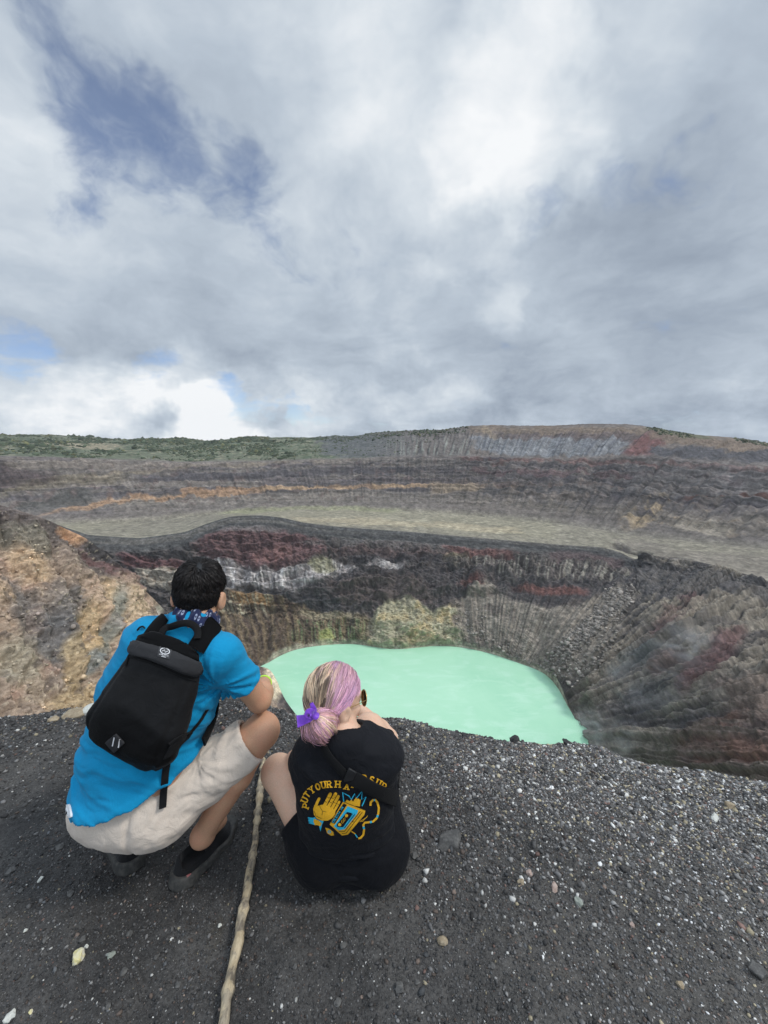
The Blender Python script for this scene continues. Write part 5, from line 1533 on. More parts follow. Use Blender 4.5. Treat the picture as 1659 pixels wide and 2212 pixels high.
def arc(cx, cy, rx, ry, a0, a1, k=16):
    return [(cx + rx * math.cos(math.radians(a)), cy + ry * math.sin(math.radians(a))) for a in np.linspace(a0, a1, k)]
GLY = {'A': [[(0, 1), (.5, 0), (1, 1)], [(.2, .65), (.8, .65)]], 'T': [[(0, 0), (1, 0)], [(.5, 0), (.5, 1)]], 'H': [[(0, 0), (0, 1)], [(1, 0), (1, 1)], [(0, .5), (1, .5)]],
       'L': [[(0, 0), (0, 1), (1, 1)]], 'E': [[(1, 0), (0, 0), (0, 1), (1, 1)], [(0, .5), (.8, .5)]], 'I': [[(.5, 0), (.5, 1)]], 'C': [[(1, .15), (.6, 0), (.15, .15), (0, .5), (.15, .85), (.6, 1), (1, .85)]],
       'P': [[(0, 1), (0, 0), (.7, 0), (1, .25), (.7, .52), (0, .52)]], 'U': [[(0, 0), (0, .7), (.25, 1), (.75, 1), (1, .7), (1, 0)]], 'Y': [[(0, 0), (.5, .5), (1, 0)], [(.5, .5), (.5, 1)]],
       'O': [arc(.5, .5, .5, .5, 0, 360)], 'R': [[(0, 1), (0, 0), (.7, 0), (1, .25), (.7, .5), (0, .5)], [(.5, .5), (1, 1)]], 'N': [[(0, 1), (0, 0), (1, 1), (1, 0)]],
       'D': [[(0, 0), (0, 1), (.55, 1), (1, .7), (1, .3), (.55, 0), (0, 0)]], 'S': [[(1, .15), (.6, 0), (.1, .1), (.05, .35), (.5, .5), (.95, .65), (.9, .92), (.4, 1), (0, .85)]],
       'M': [[(0, 1), (0, 0), (.5, .6), (1, 0), (1, 1)]], 'X': [[(0, 0), (1, 1)], [(1, 0), (0, 1)]]}
SERIF = {'P': [(0, 0), (0, 1)], 'U': [(0, 0), (1, 0)], 'Y': [(0, 0), (1, 0), (.5, 1)], 'R': [(0, 1), (0, 0), (1, 1)], 'H': [(0, 0), (1, 0), (0, 1), (1, 1)], 'A': [(0, 1), (1, 1)], 'N': [(0, 1), (0, 0), (1, 0)], 'D': [(0, 0), (0, 1)]}
def letter(ch, o, ex, ey, w, serif=False):
    """strokes of one letter: o top left corner, ex and ey its width and height vectors"""
    o, ex, ey = np.array(o, float), np.array(ex, float), np.array(ey, float); out = []
    for st in GLY[ch]:
        out += stroke([tuple(o + a * ex + b * ey) for a, b in st], w)
    if serif:
        for a, b in SERIF.get(ch, []):
            p = o + a * ex + b * ey; e = ex / np.linalg.norm(ex) * w * 1.05
            out += stroke([tuple(p - e), tuple(p + e)], w * .62)
    return out
lg = stroke(arc(0, -3.5, 10, 6.0, 0, 360, 24), 1.7) + stroke([(-6, -2), (-1, -6), (1, -1), (6, -5)], 1.3)
for i, ch in enumerate("ATHLETIC"):
    lg += letter(ch, (-10.4 + i * 2.65, 3.6), (1.8, 0), (0, 3.0), .62)
lg += stroke([(-5, 8.8), (5, 8.8)], 1.1)
o = print_on("logo", [rot(q_, LCp, LA) for q_ in lg], bpt, .0006, wht, patch, 30)
# lash tab
o = slab_on("lash_tab", [(252, 1584), (271, 1604), (250, 1624), (230, 1602)], bp, .003, .0035, grey, pack_root, 4); attach(o)
lt = o; btab = BVHTree.FromPolygons([tuple(v.co) for v in o.data.vertices], [tuple(p_.vertices) for p_ in o.data.polygons])
print_on("reflective_strip", stroke([(247, 1593), (243, 1612)], 2.4) + stroke([(259, 1597), (256, 1615)], 2.4), btab, .0008, wht, lt, 30)
# shoulder straps, haul loop, side compression strap
for path, w in (([(424, 1404), (440, 1380), (456, 1358), (462, 1346)], .062), ([(322, 1384), (336, 1362), (350, 1344), (360, 1334)], .052)):
    attach(strap_on("shoulder_strap", path, bvh_of(SHIRT), w, .013, mesh_m, pack_root, .001, 4, 4))
# the straps come down the chest and under the arms
for sgn, sh in ((1, SHR), (-1, SHL)):
    P_ = np.array([S3 + LAT * sgn * .085 + fz * .085 - fy * 0, S3 + LAT * sgn * .095 + fy * .0 - EZ * .10 + fz * .05, S2 + LAT * sgn * .11 - EZ * .135, S2 + LAT * sgn * .19 - EZ * .06 - fz * .06, S2 + LAT * sgn * .20 + EZ * .03 - fz * .12])
    P_ = smooth_path(resample(P_, .012), 8); ctr = (S2 + S3) / 2
    N_ = P_ - ctr; N_ = N_ - (N_ @ fz)[:, None] * fz; N_ /= np.linalg.norm(N_, axis=1, keepdims=True)
    V_, F_q = ribbon(P_ + N_ * .004, N_, .045, .008); attach(mesh_from("shoulder_strap", V_, F_q, True, None, mesh_m, pack_root))
attach(strap_on("haul_loop", [(350, 1382), (356, 1366), (368, 1353), (384, 1346), (404, 1344), (420, 1350), (428, 1364), (428, 1384)], bvh_of(SHIRT), .022, .006, web, pack_root, .016, 6, 4))
attach(strap_on("hanging_strap", [(363, 1632), (358, 1662), (354, 1700), (349, 1742)], bv, .021, .003, web, pack_root, .012, 8, 5))
attach(strap_on("side_strap", [(366, 1606), (386, 1590), (412, 1580), (432, 1556), (446, 1532)], bps, .012, .003, web, pack_root, .003, 4, 4))
attach(slab_on("side_wing", [(352, 1640), (366, 1612), (392, 1588), (416, 1580), (408, 1592), (384, 1612), (368, 1632)], bps, .002, .004, web, pack_root, 4))

# ================================================================== the woman sitting beside him
G0, G1, G2, G3 = px(750, 1797, 1.42), px(748, 1700, 1.365), px(747, 1636, 1.33), px(738, 1592, 1.29)
GSR, GSL = px(820, 1638, 1.33), px(679, 1648, 1.33)
GLAT = unit(GSR - GSL)
GER, GWR = px(838, 1596, 1.58), px(781, 1535, 1.70)
GEL, GWL = vec(-.335, 1.335, .295), vec(-.19, 1.46, .345)
GHR, GHL = vec(-.035, 1.185, .105), vec(-.215, 1.185, .105)
GKR, GAR = px(797, 1578, 1.56), vec(-.01, 1.60, -.075)
GKL, GAL = px(601, 1668, 1.54), vec(-.32, 1.62, -.085)
GH = px(722, 1508, 1.335)
GM = frame(vec(.76, .64, -.20), vec(.10, .10, 1.0))
girl_root = empty("person", (G0[0], G0[1], 0))
tag(girl_root, "person with pink and blond hair bun sitting in black t-shirt with yellow print", "person")
gz_ = unit(G3 - G0); gy = unit(np.cross(gz_, GLAT))

bd = Solid()
bd.ecap(G0, G1, (.150, .110), (.120, .090), GLAT, .05)
bd.ecap(G1, G2, (.122, .092), (.132, .088), GLAT, .05)
bd.ecap(G2, G3, (.122, .075), (.050, .046), GLAT, .05)
bd.cap(GSR, G2 + GLAT * .05, .046, .06, .04); bd.cap(GSL, G2 - GLAT * .05, .046, .06, .04)
GN = GH + vec(-.01, -.03, -.06)
bd.cap(G3 + vec(0, .012, -.03), GN, .047, .044, .03)
bd.cap(G3, GSR + vec(-.03, 0, .01), .040, .030, .04); bd.cap(G3, GSL + vec(.03, 0, .01), .040, .030, .04)
GL = add_head(bd, GH, GM, .94)
for sh, el, wr in ((GSR, GER, GWR), (GSL, GEL, GWL)):
    bd.cap(sh, el, .045, .037, .03)
    mid = el * .7 + wr * .3
    bd.cap(el, mid, .037, .037, .015); bd.cap(mid, wr, .037, .024, .02)
add_hand(bd, GWR, vec(-.75, .25, -.15), vec(.1, .35, .9), 1, .7, .90)
add_hand(bd, GWL, vec(.75, .35, -.05), vec(-.1, .3, .9), -1, .7, .90)
for hi_, kn, an in ((GHR, GKR, GAR), (GHL, GKL, GAL)):
    bd.cap(hi_, kn, .088, .060, .03); bd.ell(kn, (.060, .060, .060), None, .02)
    calf = kn * .66 + an * .34 + vec(0, -.03, -.01)
    bd.cap(kn, calf, .052, .052, .02); bd.cap(calf, an, .052, .032, .02)
    bd.cap(an, an + vec(.0, .11, -.05), .032, .026, .03)
V, Q = polygonise(bd, (-.56, .96, -.20), (.22, 1.80, .84), .0045, 2)
hl = ((V - GH) @ GM.T) / .94
c = np.ones((len(V), 3), np.float32)
lip = (np.abs(hl[:, 0]) < .022) & (hl[:, 1] > .088) & (np.abs(hl[:, 2] + .063) < .011); c[lip] = (.9, .55, .55)
eye = (np.abs(np.abs(hl[:, 0]) - .031) < .010) & (np.abs(hl[:, 2] - .001) < .006) & (hl[:, 1] > .085); c[eye] = (.25, .3, .35)
girl_skin = skin_material("woman_skin", (.68, .45, .32), (.70, .43, .30))
o = mesh_from("body", V, Q, True, c, girl_skin); keep_place(o, girl_root)

# --- shorts
th = Solid(); wa = Solid()
wa.ecap(G0, G1, (.162, .122), (.130, .100), GLAT, .04)
th.cap(GHR, GKR, .108, .090, .05); th.cap(GHL, GKL, .110, .088, .05)
th.ell(vec(-.215, 1.17, .085), (.105, .105, .095), None, .05); th.ell(vec(-.02, 1.17, .085), (.105, .105, .095), None, .05)
gcR = GHR + (GKR - GHR) * .62; gcL = GHL + (GKL - GHL) * .42
uR, uL = unit(GKR - GHR), unit(GKL - GHL)
def gshorts(P):
    d = smin(th(P), smax(wa(P), (P - G1) @ gz_, .01), .04) + .004 * fbm(P[:, 0] / .12, P[:, 1] / .05, P[:, 2] / .04, 3)
    d = smax(d, .006 - P[:, 2] + 0 * P[:, 0] + np.minimum(0, ground_z(P[:, 0], P[:, 1], False)), .02)
    left = P[:, 0] < G0[0] - .01
    d = smax(d, np.where(left, (P - gcL) @ uL, (P - gcR) @ uR), .004)
    for cut, ax in ((gcR, uR), (gcL, uL)):
        o_ = P - cut; t_ = o_ @ ax; o_ = o_ - t_[:, None] * ax
        d = smax(d, -np.maximum(np.linalg.norm(o_, axis=1) - .080, -t_ - .03), .003)
    return d
V, Q = polygonise(gshorts, (-.52, .98, -.09), (.18, 1.55, .46), .0048, 1)
GSHORTS = (V, Q)
blk = cloth_material("black_jersey", (.0060, .0066, .0092), 1500, .6, .72, .12, .03, .16)
blk2 = cloth_material("black_shorts_cloth", (.0048, .0052, .0072), 1300, .6, .75, .15, .03, .14)
o = mesh_from("shorts", V, Q, True, None, blk2); keep_place(o, girl_root)

# --- t-shirt
ts = Solid()
ts.ecap(G0 + vec(0, .0, -.035), G1, (.170, .128), (.152, .118), GLAT, .06)
ts.ecap(G1, G2, (.152, .118), (.152, .104), GLAT, .05)
ts.ecap(G2, G3 - gz_ * .012, (.152, .088), (.066, .058), GLAT, .05)
ts.cap(G3 - gz_ * .008, GSR + vec(-.025, 0, .006), .052, .046, .04); ts.cap(G3 - gz_ * .008, GSL + vec(.025, 0, .006), .052, .046, .04)
ts.cap(GSR, G2 + GLAT * .05, .060, .072, .05); ts.cap(GSL, G2 - GLAT * .05, .060, .072, .05)
gsR = GSR + (GER - GSR) * .52; gsL = GSL + (GEL - GSL) * .58
ts.cap(GSR, gsR, .057, .057, .03); ts.cap(GSL, gsL, .057, .058, .03)
gaR, gaL = unit(GER - GSR), unit(GEL - GSL)
GAP = px(700, 1650, 1.25)
def gshirt(P):
    d = ts(P)
    x = (P - G1) @ GLAT; z = (P - G1) @ gz_
    low = sstep(-z, .02, .16)
    d = d + .0080 * fbm(x / .30 + 8, z / .032 + 1.2 * (x / .16) ** 2, P[:, 1] / .3, 2) * (.15 + low)
    d = d + .0065 * fbm(x / .10, z / .10, P[:, 1] / .1, 3) * (.5 + .5 * low)
    nkd = np.linalg.norm(P - G3, axis=1); up_ = sstep(z, .06, .16) * sstep(nkd, .075, .12)
    d = d + .0115 * vnoise((x * .5 + z) / .022 + .5 * vnoise(x / .05, z / .05), x / .25, P[:, 1] / .2) * up_
    d = smax(d, .004 - P[:, 2] + np.minimum(0, ground_z(P[:, 0], P[:, 1], False)), .025)
    d = smax(d, (P - G0) @ vec(0, .95, -.3) - .12, .03)
    out = np.where(x > 0, (P - GSR) @ gaR, (P - GSL) @ gaL)
    cut = np.where(x > 0, (P - gsR) @ gaR, (P - gsL) @ gaL)
    arm = np.where(x > 0, np.linalg.norm(np.cross(P - GSR, gaR), axis=1), np.linalg.norm(np.cross(P - GSL, gaL), axis=1))
    m = (arm < .11) & (out > 0)
    d = np.where(m, smax(d, cut, .003), d)
    d = np.where(m, smax(d, -np.maximum(arm - .048, -cut - .028), .003), d)
    # a loose crew neck, pulled back over the nape
    ax = unit(vec(-.02, .45, .90)); q = P - (G3 + vec(.010, .012, -.012)); up = q @ ax; rr_ = np.linalg.norm(q - up[:, None] * ax, axis=1)
    xr = q @ GLAT
    rim = -.022 + .45 * np.abs(xr)
    d = smax(d, -np.maximum(rr_ - .055, rim - up), .008)
    return smax(d, up - .040, .004)
V, Q = polygonise(gshirt, (-.44, .90, -.06), (.16, 1.40, .72), .0045, 1)
GSHIRT = (V, Q)
o = mesh_from("t_shirt", V, Q, True, None, blk); keep_place(o, girl_root); gsh = o
bg_ = bvh_of(GSHIRT)

# --- print on the back of the shirt
def gp(X, Y): return ((900 + X / 2.074) / 1.8228, (2550 + Y / 2.074) / 1.8228)
def gps(pts): return [gp(*p) for p in pts]
YEL, BLU, BLK = (.80, .42, .022), (.030, .46, .68), (.008, .008, .010)
ink, n, b = material("screen_print_ink", .7, .25)
k_ = n.lin(n.noise(obj_co(n), 300, 4, .6), .3, .7, .82, 1.12); n.l.new(n.vm('SCALE', vcol(n), s=k_), b.inputs['Base Color'])
lay1, lay2 = [], []
def put(polys, col, lay=None):
    (lay1 if lay is None else lay).extend([(q_, col) for q_ in polys])
LET = [('P', 634, 1290, -72), ('U', 622, 1242, -64), ('T', 644, 1200, -50), ('Y', 680, 1161, -36), ('O', 729, 1134, -20), ('U', 775, 1119, -10), ('R', 822, 1115, -4), ('H', 892, 1114, 2), ('A', 966, 1130, 9), ('N', 1030, 1118, 12),
       ('D', 1110, 1068, 14), ('S', 1168, 1078, 18), ('U', 1224, 1103, 26), ('P', 1266, 1132, 34)]
for ch, X, Y, a in LET:
    a = math.radians(a); w, h_ = (30, 50) if ch not in 'HT' else (33 if ch == 'H' else 40, 50)
    ex = np.array([math.cos(a), math.sin(a)]) * w; ey = np.array([-math.sin(a), math.cos(a)]) * h_
    q_ = letter(ch, np.array([X, Y]) - ex / 2 - ey / 2, ex, ey, 11.5, True)
    put([gps(p_) for p_ in q_], YEL)
put([gps([(692, 1318), (704, 1280), (730, 1290), (780, 1278), (828, 1300), (874, 1330), (868, 1362), (846, 1390), (812, 1410), (768, 1413), (722, 1396), (698, 1362)])], YEL)
for s_, w_ in (([(776, 1306), (806, 1246), (832, 1194)], 27), ([(808, 1312), (842, 1252), (874, 1194)], 26), ([(838, 1322), (868, 1268), (896, 1214)], 24), ([(860, 1336), (884, 1296), (903, 1258)], 20), ([(712, 1300), (724, 1264), (740, 1232)], 22)):
    put([gps(p_) for p_ in stroke(s_, w_)], YEL); put([gps(arc(s_[-1][0], s_[-1][1], w_ / 2, w_ / 2, 0, 345, 12))], YEL)
for s_ in ([(796, 1212), (824, 1226)], [(826, 1216), (858, 1232)], [(864, 1218), (892, 1232)], [(778, 1246), (806, 1262)], [(814, 1250), (844, 1266)], [(850, 1254), (878, 1270)], [(880, 1268), (904, 1282)], [(740, 1262), (748, 1300), (768, 1332), (764, 1366)], [(770, 1332), (800, 1340)], [(700, 1330), (716, 1372), (760, 1392)]):
    put([gps(p_) for p_ in stroke(s_, 3.2)], BLK, lay2)
put([gps([(648, 1382), (690, 1388), (704, 1382), (722, 1402), (778, 1416), (764, 1444), (752, 1500), (738, 1448), (694, 1444), (654, 1432), (684, 1414)])], BLU)
put([gps([(700, 1394), (740, 1410), (762, 1432), (752, 1456), (726, 1446), (706, 1446), (714, 1428), (696, 1418)])], YEL, lay2)
put([gps(p_) for p_ in stroke([(942, 1262), (932, 1182), (986, 1212), (1002, 1240), (1030, 1192), (1046, 1226), (1090, 1170), (1086, 1238), (1122, 1218), (1090, 1292)], 9)], BLU)
put([gps([(952, 1262), (966, 1240), (990, 1252), (1004, 1236), (1016, 1256), (1040, 1222), (1050, 1258), (1078, 1238), (1072, 1296), (1000, 1286)])], YEL)
put([gps([(936, 1254), (1118, 1326), (1108, 1366), (976, 1524), (926, 1532), (826, 1442)])], YEL)
put([gps([(940, 1268), (966, 1282), (868, 1436), (838, 1424)])], BLK, lay2)
put([gps([(974, 1292), (1058, 1326), (1050, 1352), (950, 1478), (900, 1488), (860, 1456)])], BLU, lay2)
lay3 = []
put([gps([(968, 1338), (1006, 1346), (1000, 1370), (930, 1462), (888, 1458), (884, 1440)])], BLK, lay3)
for s_ in ([(1030, 1356), (946, 1468)], [(1012, 1352), (936, 1458)]):
    put([gps(p_) for p_ in stroke(s_, 5)], BLK, lay3)
for s_ in ([(1092, 1338), (960, 1510), (926, 1512)], [(1076, 1332), (946, 1496), (900, 1494)], [(936, 1254), (1118, 1326)], [(1108, 1366), (976, 1524)]):
    put([gps(p_) for p_ in stroke(s_, 4)], BLK, lay3)
lay4 = []
for cx_, cy_, r_ in ((964, 1366, 13), (908, 1440, 13)):
    put([gps(arc(cx_, cy_, r_, r_, 0, 345, 14))], YEL, lay4)
for s_ in ([(922, 1424), (926, 1402), (936, 1412), (940, 1388), (950, 1396), (952, 1380)], [(930, 1430), (954, 1398)]):
    put([gps(p_) for p_ in stroke(s_, 4)], YEL, lay4)
put([gps([(1008, 1408), (1018, 1406), (1020, 1416), (1010, 1420)])], BLK, lay3)
a = math.radians(-57); ex = np.array([math.cos(a), math.sin(a)]); ey = np.array([-ex[1], ex[0]])
for i, ch in enumerate("COLECTA MX"):
    if ch == ' ': continue
    o_ = np.array([846, 1418]) + ex * (i * 15.5) - ey * 0
    put([gps(p_) for p_ in letter(ch, o_, ex * 11, ey * 16, 3.6)], BLU, lay3)
put([gps([(790, 1468), (822, 1476), (856, 1502), (862, 1530), (838, 1534), (806, 1514)])], YEL)
put([gps(arc(824, 1500, 15, 13, 0, 345, 14))], BLU, lay2); put([gps(arc(824, 1500, 6, 6, 0, 340, 10))], YEL, lay3)
cab = [(1158, 1290), (1160, 1262), (1178, 1244), (1198, 1242), (1214, 1262), (1226, 1306), (1222, 1352), (1208, 1392), (1180, 1418), (1146, 1424), (1112, 1428), (1100, 1446), (1106, 1486), (1100, 1526), (1078, 1552), (1060, 1556)]
put([gps(p_) for p_ in stroke(cab, 17)], YEL)
for i0 in (2, 6, 8, 11):
    p0, p1 = np.array(cab[i0]), np.array(cab[i0 + 1])
    put([gps(p_) for p_ in stroke([tuple(p0 * .7 + p1 * .3), tuple(p0 * .2 + p1 * .8)], 17)], BLU, lay2)
put([gps(p_) for p_ in stroke([(1050, 1414), (1090, 1408), (1130, 1382)], 5)], YEL)
put([gps(p_) for p_ in stroke([(1040, 1424), (1096, 1416), (1136, 1370)], 4)], YEL)
put([gps(p_) for p_ in stroke([(962, 1500), (1000, 1496), (1030, 1516), (1052, 1548)], 9)], YEL)
put([gps(p_) for p_ in stroke([(1034, 1520), (1052, 1548)], 9)], BLU, lay2)
allp = [(q_, c_, .0009 + .0006 * i) for i, L_ in enumerate((lay1, lay2, lay3, lay4)) for q_, c_ in L_]
o = print_on("shirt_print", [x[0] for x in allp], bg_, [x[2] for x in allp], ink, gsh, 9, [x[1] for x in allp])
o = None

# --- hair
HR = np.array([.073, .093, .095]) * .955; HO = np.array([0, -.012, .022]) * .97
to_l = lambda P: (P - GH) @ GM.T - HO
to_w = lambda q: GH + (q + HO) @ GM
BUN = px(690, 1564, 1.235)
tie_l = to_l(px(700, 1546, 1.27)); tie_d = unit(tie_l / HR)
rg = np.random.default_rng(21)
def keep_g(d):
    x, y, z = d.T
    low = np.where(y < .1, -.62, -.62 + 1.15 * sstep(y, .1, .75))
    return z > low
d = rg.normal(0, 1, (30000, 3)); d /= np.linalg.norm(d, axis=1, keepdims=True); d = d[keep_g(d)][:9000]
k = len(d); ns = 10
cur = d.copy(); S = []
tot = np.arccos(np.clip(d @ tie_d, -1, 1))
lift = (.006 + .005 * rg.random(k)) * (1 + .35 * vnoise(d[:, 0] * 6, d[:, 1] * 6, d[:, 2] * 6))
wob = rg.normal(0, .10, (k, 3)) * np.where(rg.random((k, 1)) < .09, 4.0, 1)
frac = np.minimum(1, (.085 / .085) / np.maximum(tot, .2)) * rg.uniform(.75, 1.15, k)
frac = np.clip(frac, 0, 1)
for i in range(ns):
    s_ = i / (ns - 1) * frac
    # great circle from the root to the tie
    so = np.sin(tot) + 1e-6
    q_ = (np.sin((1 - s_) * tot) / so)[:, None] * d + (np.sin(s_ * tot) / so)[:, None] * tie_d
    q_ = q_ + wob * .18 * math.sin(math.pi * i / (ns - 1))
    q_ /= np.linalg.norm(q_, axis=1, keepdims=True)
    S.append(q_ * (HR + (lift * (.25 + .75 * min(1, 2.5 * i / (ns - 1))) + .0015 * vnoise(d[:, 0] * 16, d[:, 1] * 16, d[:, 2] * 16))[:, None]))
S = to_w(np.stack(S, 1).reshape(-1, 3)).reshape(k, ns, 3)
U3, V3 = proj(S[:, 0]); 
side = d[:, 0]                                  # towards her right
lock = vnoise(d[:, 0] * 9 + 4, d[:, 1] * 9, d[:, 2] * 3)
blond = np.array([.90, .68, .46]); pink = np.array([.76, .43, .57]); lil = np.array([.58, .36, .62]); rose = np.array([.74, .42, .41]); dark = np.array([.050, .030, .026])
u_rel = (U3 - 715) / 60
pk = sstep(u_rel + .35 * lock, -.05, .55)
cc_ = blond * (1 - pk)[:, None] + pink * pk[:, None]
ll = sstep(lock + u_rel * .6, .45, 1.0); cc_ = cc_ * (1 - ll * .5)[:, None] + lil * (ll * .5)[:, None]
lft = sstep(-u_rel + .3 * lock, .65, 1.1); cc_ = cc_ * (1 - lft)[:, None] + rose * lft[:, None]
dkm = sstep(vnoise(d[:, 0] * 11 + 1, d[:, 1] * 11, d[:, 2] * 3), .02, .35) * sstep(-u_rel, -.5, .2) * sstep(1560 - V3, 5, 40) * 1.1
root_dark = (sstep(d[:, 2], .25, .8) * .75)
cr = cc_ * (1 - np.clip(dkm + root_dark * .6, 0, 1))[:, None] + dark * np.clip(dkm + root_dark * .6, 0, 1)[:, None]
dkm = np.clip(dkm, 0, 1); ct = cc_ * (1 - dkm * .8)[:, None] + dark * (dkm * .8)[:, None]
gn_ = np.exp(rg.normal(0, .22, (k, 1)))
hv1, hf1, hc1 = blades(S, np.full(k, .00085), cr * gn_, ct * gn_)
# under layer
bm = bmesh.new(); bmesh.ops.create_icosphere(bm, subdivisions=5, radius=1.0)
v0 = np.array([v.co[:] for v in bm.verts]); f0 = np.array([[v.index for v in f.verts] for f in bm.faces]); bm.free()
kf = keep_g(v0)[f0].all(1)
capv = to_w(v0 * (HR + .0035)); cu, cv = proj(capv)
capc = np.where((cu > 722)[:, None], pink * .45, blond * .35)
hm2, n, b = material("dyed_hair", .38, .5); n.l.new(vcol(n), b.inputs['Base Color'])
o = mesh_from("hair", np.concatenate([hv1, capv]), [hf1, f0[kf] + len(hv1)], True, np.concatenate([hc1, capc]), hm2); keep_place(o, girl_root)
# the bun: strands fan from the ribbon round a ball
tie = px(676, 1540, 1.215); BR = np.array([.053, .050, .048])
pole = unit(tie - BUN)
d = rg.normal(0, 1, (14000, 3)); d /= np.linalg.norm(d, axis=1, keepdims=True)
az_ = rg.uniform(0, 2 * np.pi, 4200); e1 = unit(np.cross(pole, [0, 0, 1])); e2 = np.cross(pole, e1)
S = []
spread = rg.uniform(1.4, 3.0, len(az_)); tw = rg.normal(.25, .18, len(az_))
fly = (rg.random(len(az_)) < .07) * rg.uniform(.3, 1.6, len(az_)); lay_ = rg.uniform(.90, 1.04, len(az_)) * (1 + .05 * vnoise(az_ * 2.2, az_ * 0 + 3))
for i in range(12):
    th_ = .10 + i / 11 * spread; a = az_ + tw * i / 11 * 1.2
    q_ = np.cos(th_)[:, None] * pole + np.sin(th_)[:, None] * (np.cos(a)[:, None] * e1 + np.sin(a)[:, None] * e2)
    rr_ = lay_ * (1 + .06 * np.sin(a * 4 + i * .35) + fly * .18 * (i / 11) ** 2); pinch = 1 - .25 * np.exp(-(th_ / .35) ** 2)
    S.append(BUN + q_ * BR * (rr_ * pinch)[:, None])
S = np.stack(S, 1); k = len(S)
lk_ = vnoise(az_ * 5, az_ * 0 + 1.5)
cb = rose * (.5 + .5 * sstep(lk_, -.6, .2))[:, None] + pink * 0
cb = np.where((lk_ > .25)[:, None], blond * 1.02, cb); cb = np.where((rg.random(k) < .35)[:, None], pink, cb)
cb = cb * np.exp(rg.normal(0, .22, (k, 1)))
hv2, hf2, hc2 = blades(S, np.full(k, .0008), cb * .9, cb * 1.02)
bc_ = BUN + v0 * BR * .90
o = mesh_from("hair_bun", np.concatenate([hv2, bc_]), [hf2, f0 + len(hv2)], True, np.concatenate([hc2, np.tile(rose * .35, (len(bc_), 1))]), hm2); keep_place(o, girl_root)
# ribbon
rib, n, b = material("purple_organza", .45, .4); n.l.new(n.mix(n.noise(obj_co(n), 120, 4, .6), (.12, .025, .40), (.24, .06, .62)), b.inputs['Base Color']); b.inputs['Sheen Weight'].default_value = .4
rv, rf, off = [], [], 0
for pts, w in (([(700, 556, 1.205), (660, 572, 1.190), (610, 590, 1.185), (560, 604, 1.185)], [.012, .024, .028, .034]), ([(704, 548, 1.205), (700, 516, 1.195), (686, 480, 1.195), (676, 450, 1.20)], [.010, .018, .016, .010]),
               ([(706, 552, 1.205), (676, 528, 1.180), (646, 532, 1.175), (652, 556, 1.182), (700, 560, 1.195)], [.010, .022, .024, .020, .010]), ([(700, 540, 1.20), (724, 552, 1.185), (706, 574, 1.18), (690, 556, 1.185)], [.012, .018, .018, .012])):
    P_ = np.array([px(*gp(a_, b_), t_) for a_, b_, t_ in pts]); q_ = resample(P_, .004); ww = np.interp(np.linspace(0, 1, len(q_)), np.linspace(0, 1, len(w)), w)
    q_ = smooth_path(q_, 3)
    Nr = np.tile(vec(.15, -.75, .55), (len(q_), 1)) + .45 * np.sin(np.arange(len(q_)) * .55)[:, None] * vec(.4, .2, .5)
    v_, f_ = ribbon(q_, Nr / np.linalg.norm(Nr, axis=1, keepdims=True), ww, .0012)
    rv.append(v_); rf += [x + off for x in f_]; off += len(v_)
o = mesh_from("hair_ribbon", np.concatenate(rv), rf, True, None, rib); keep_place(o, girl_root)

# --- shoes, out of sight in front of her
for an, sd in ((GAR, 1), (GAL, -1)):
    hz = an + vec(0, -.05, 0); hz[2] = float(ground_z(hz[0], hz[1], False))
    s_, so_, _ = make_shoe(girl_root, hz, vec(.04 * sd, .25, -.05), vec(0, .2, 1), sd, sole_mat, upper_mat, an)
    s_.location = -Vector(girl_root.location)

# ================================================================== sunglasses
gold, n, b = material("gold_wire", .28, .5); b.inputs['Metallic'].default_value = 1.0; n.put(b.inputs['Base Color'], n.mix(n.noise(obj_co(n), 90, 3), (.55, .36, .13), (.70, .48, .20)))
lensm, n, b = material("dark_lens", .05, .6); n.put(b.inputs['Base Color'], n.mix(n.noise(obj_co(n), 60, 3), (.020, .018, .012), (.040, .034, .020)))
b.inputs['Transmission Weight'].default_value = .35; b.inputs['IOR'].default_value = 1.05
sg_root = empty("sunglasses", tuple(GL(0, .10, 0)))
tag(sg_root, "round dark sunglasses with thin gold frame on the pink haired person's face", "sunglasses")
t_ = np.linspace(0, 2 * np.pi, 41)
rims_v, rims_f, off = [], [], 0
for q_ in (-1, 1):
    ctr = np.array([q_ * .036, .108, -.006])
    loc = np.stack([ctr[0] + .0275 * np.cos(t_), ctr[1] - .010 * q_ * (np.cos(t_)) * 1.0, ctr[2] + .0275 * np.sin(t_)], 1)
    ring = np.array([GL(*p_) for p_ in loc])
    v_, f_ = tube(ring, .0014, 6); rims_v.append(v_); rims_f += [x + off for x in f_]; off += len(v_)
    cen = GL(*ctr); nrm_ = GM[1]
    V_ = np.concatenate([ring[:-1] + nrm_ * .0004, [cen + nrm_ * .003], ring[:-1] - nrm_ * .0006, [cen + nrm_ * .0015]]); m_ = 40
    F1 = np.array([[i, (i + 1) % m_, m_] for i in range(m_)]); F2 = np.array([[m_ + 1 + (i + 1) % m_, m_ + 1 + i, 2 * m_ + 1] for i in range(m_)])
    Fr = np.array([[i, m_ + 1 + i, m_ + 1 + (i + 1) % m_, (i + 1) % m_] for i in range(m_)])
    o = mesh_from("lens", V_, [np.concatenate([F1, F2]), Fr], True, None, lensm); keep_place(o, sg_root)
v_, f_ = tube([GL(-.010, .115, .002), GL(0, .118, .005), GL(.010, .115, .002)], .0013, 6); rims_v.append(v_); rims_f += [x + off for x in f_]
o = mesh_from("rim", np.concatenate(rims_v), rims_f, True, None, gold); keep_place(o, sg_root)
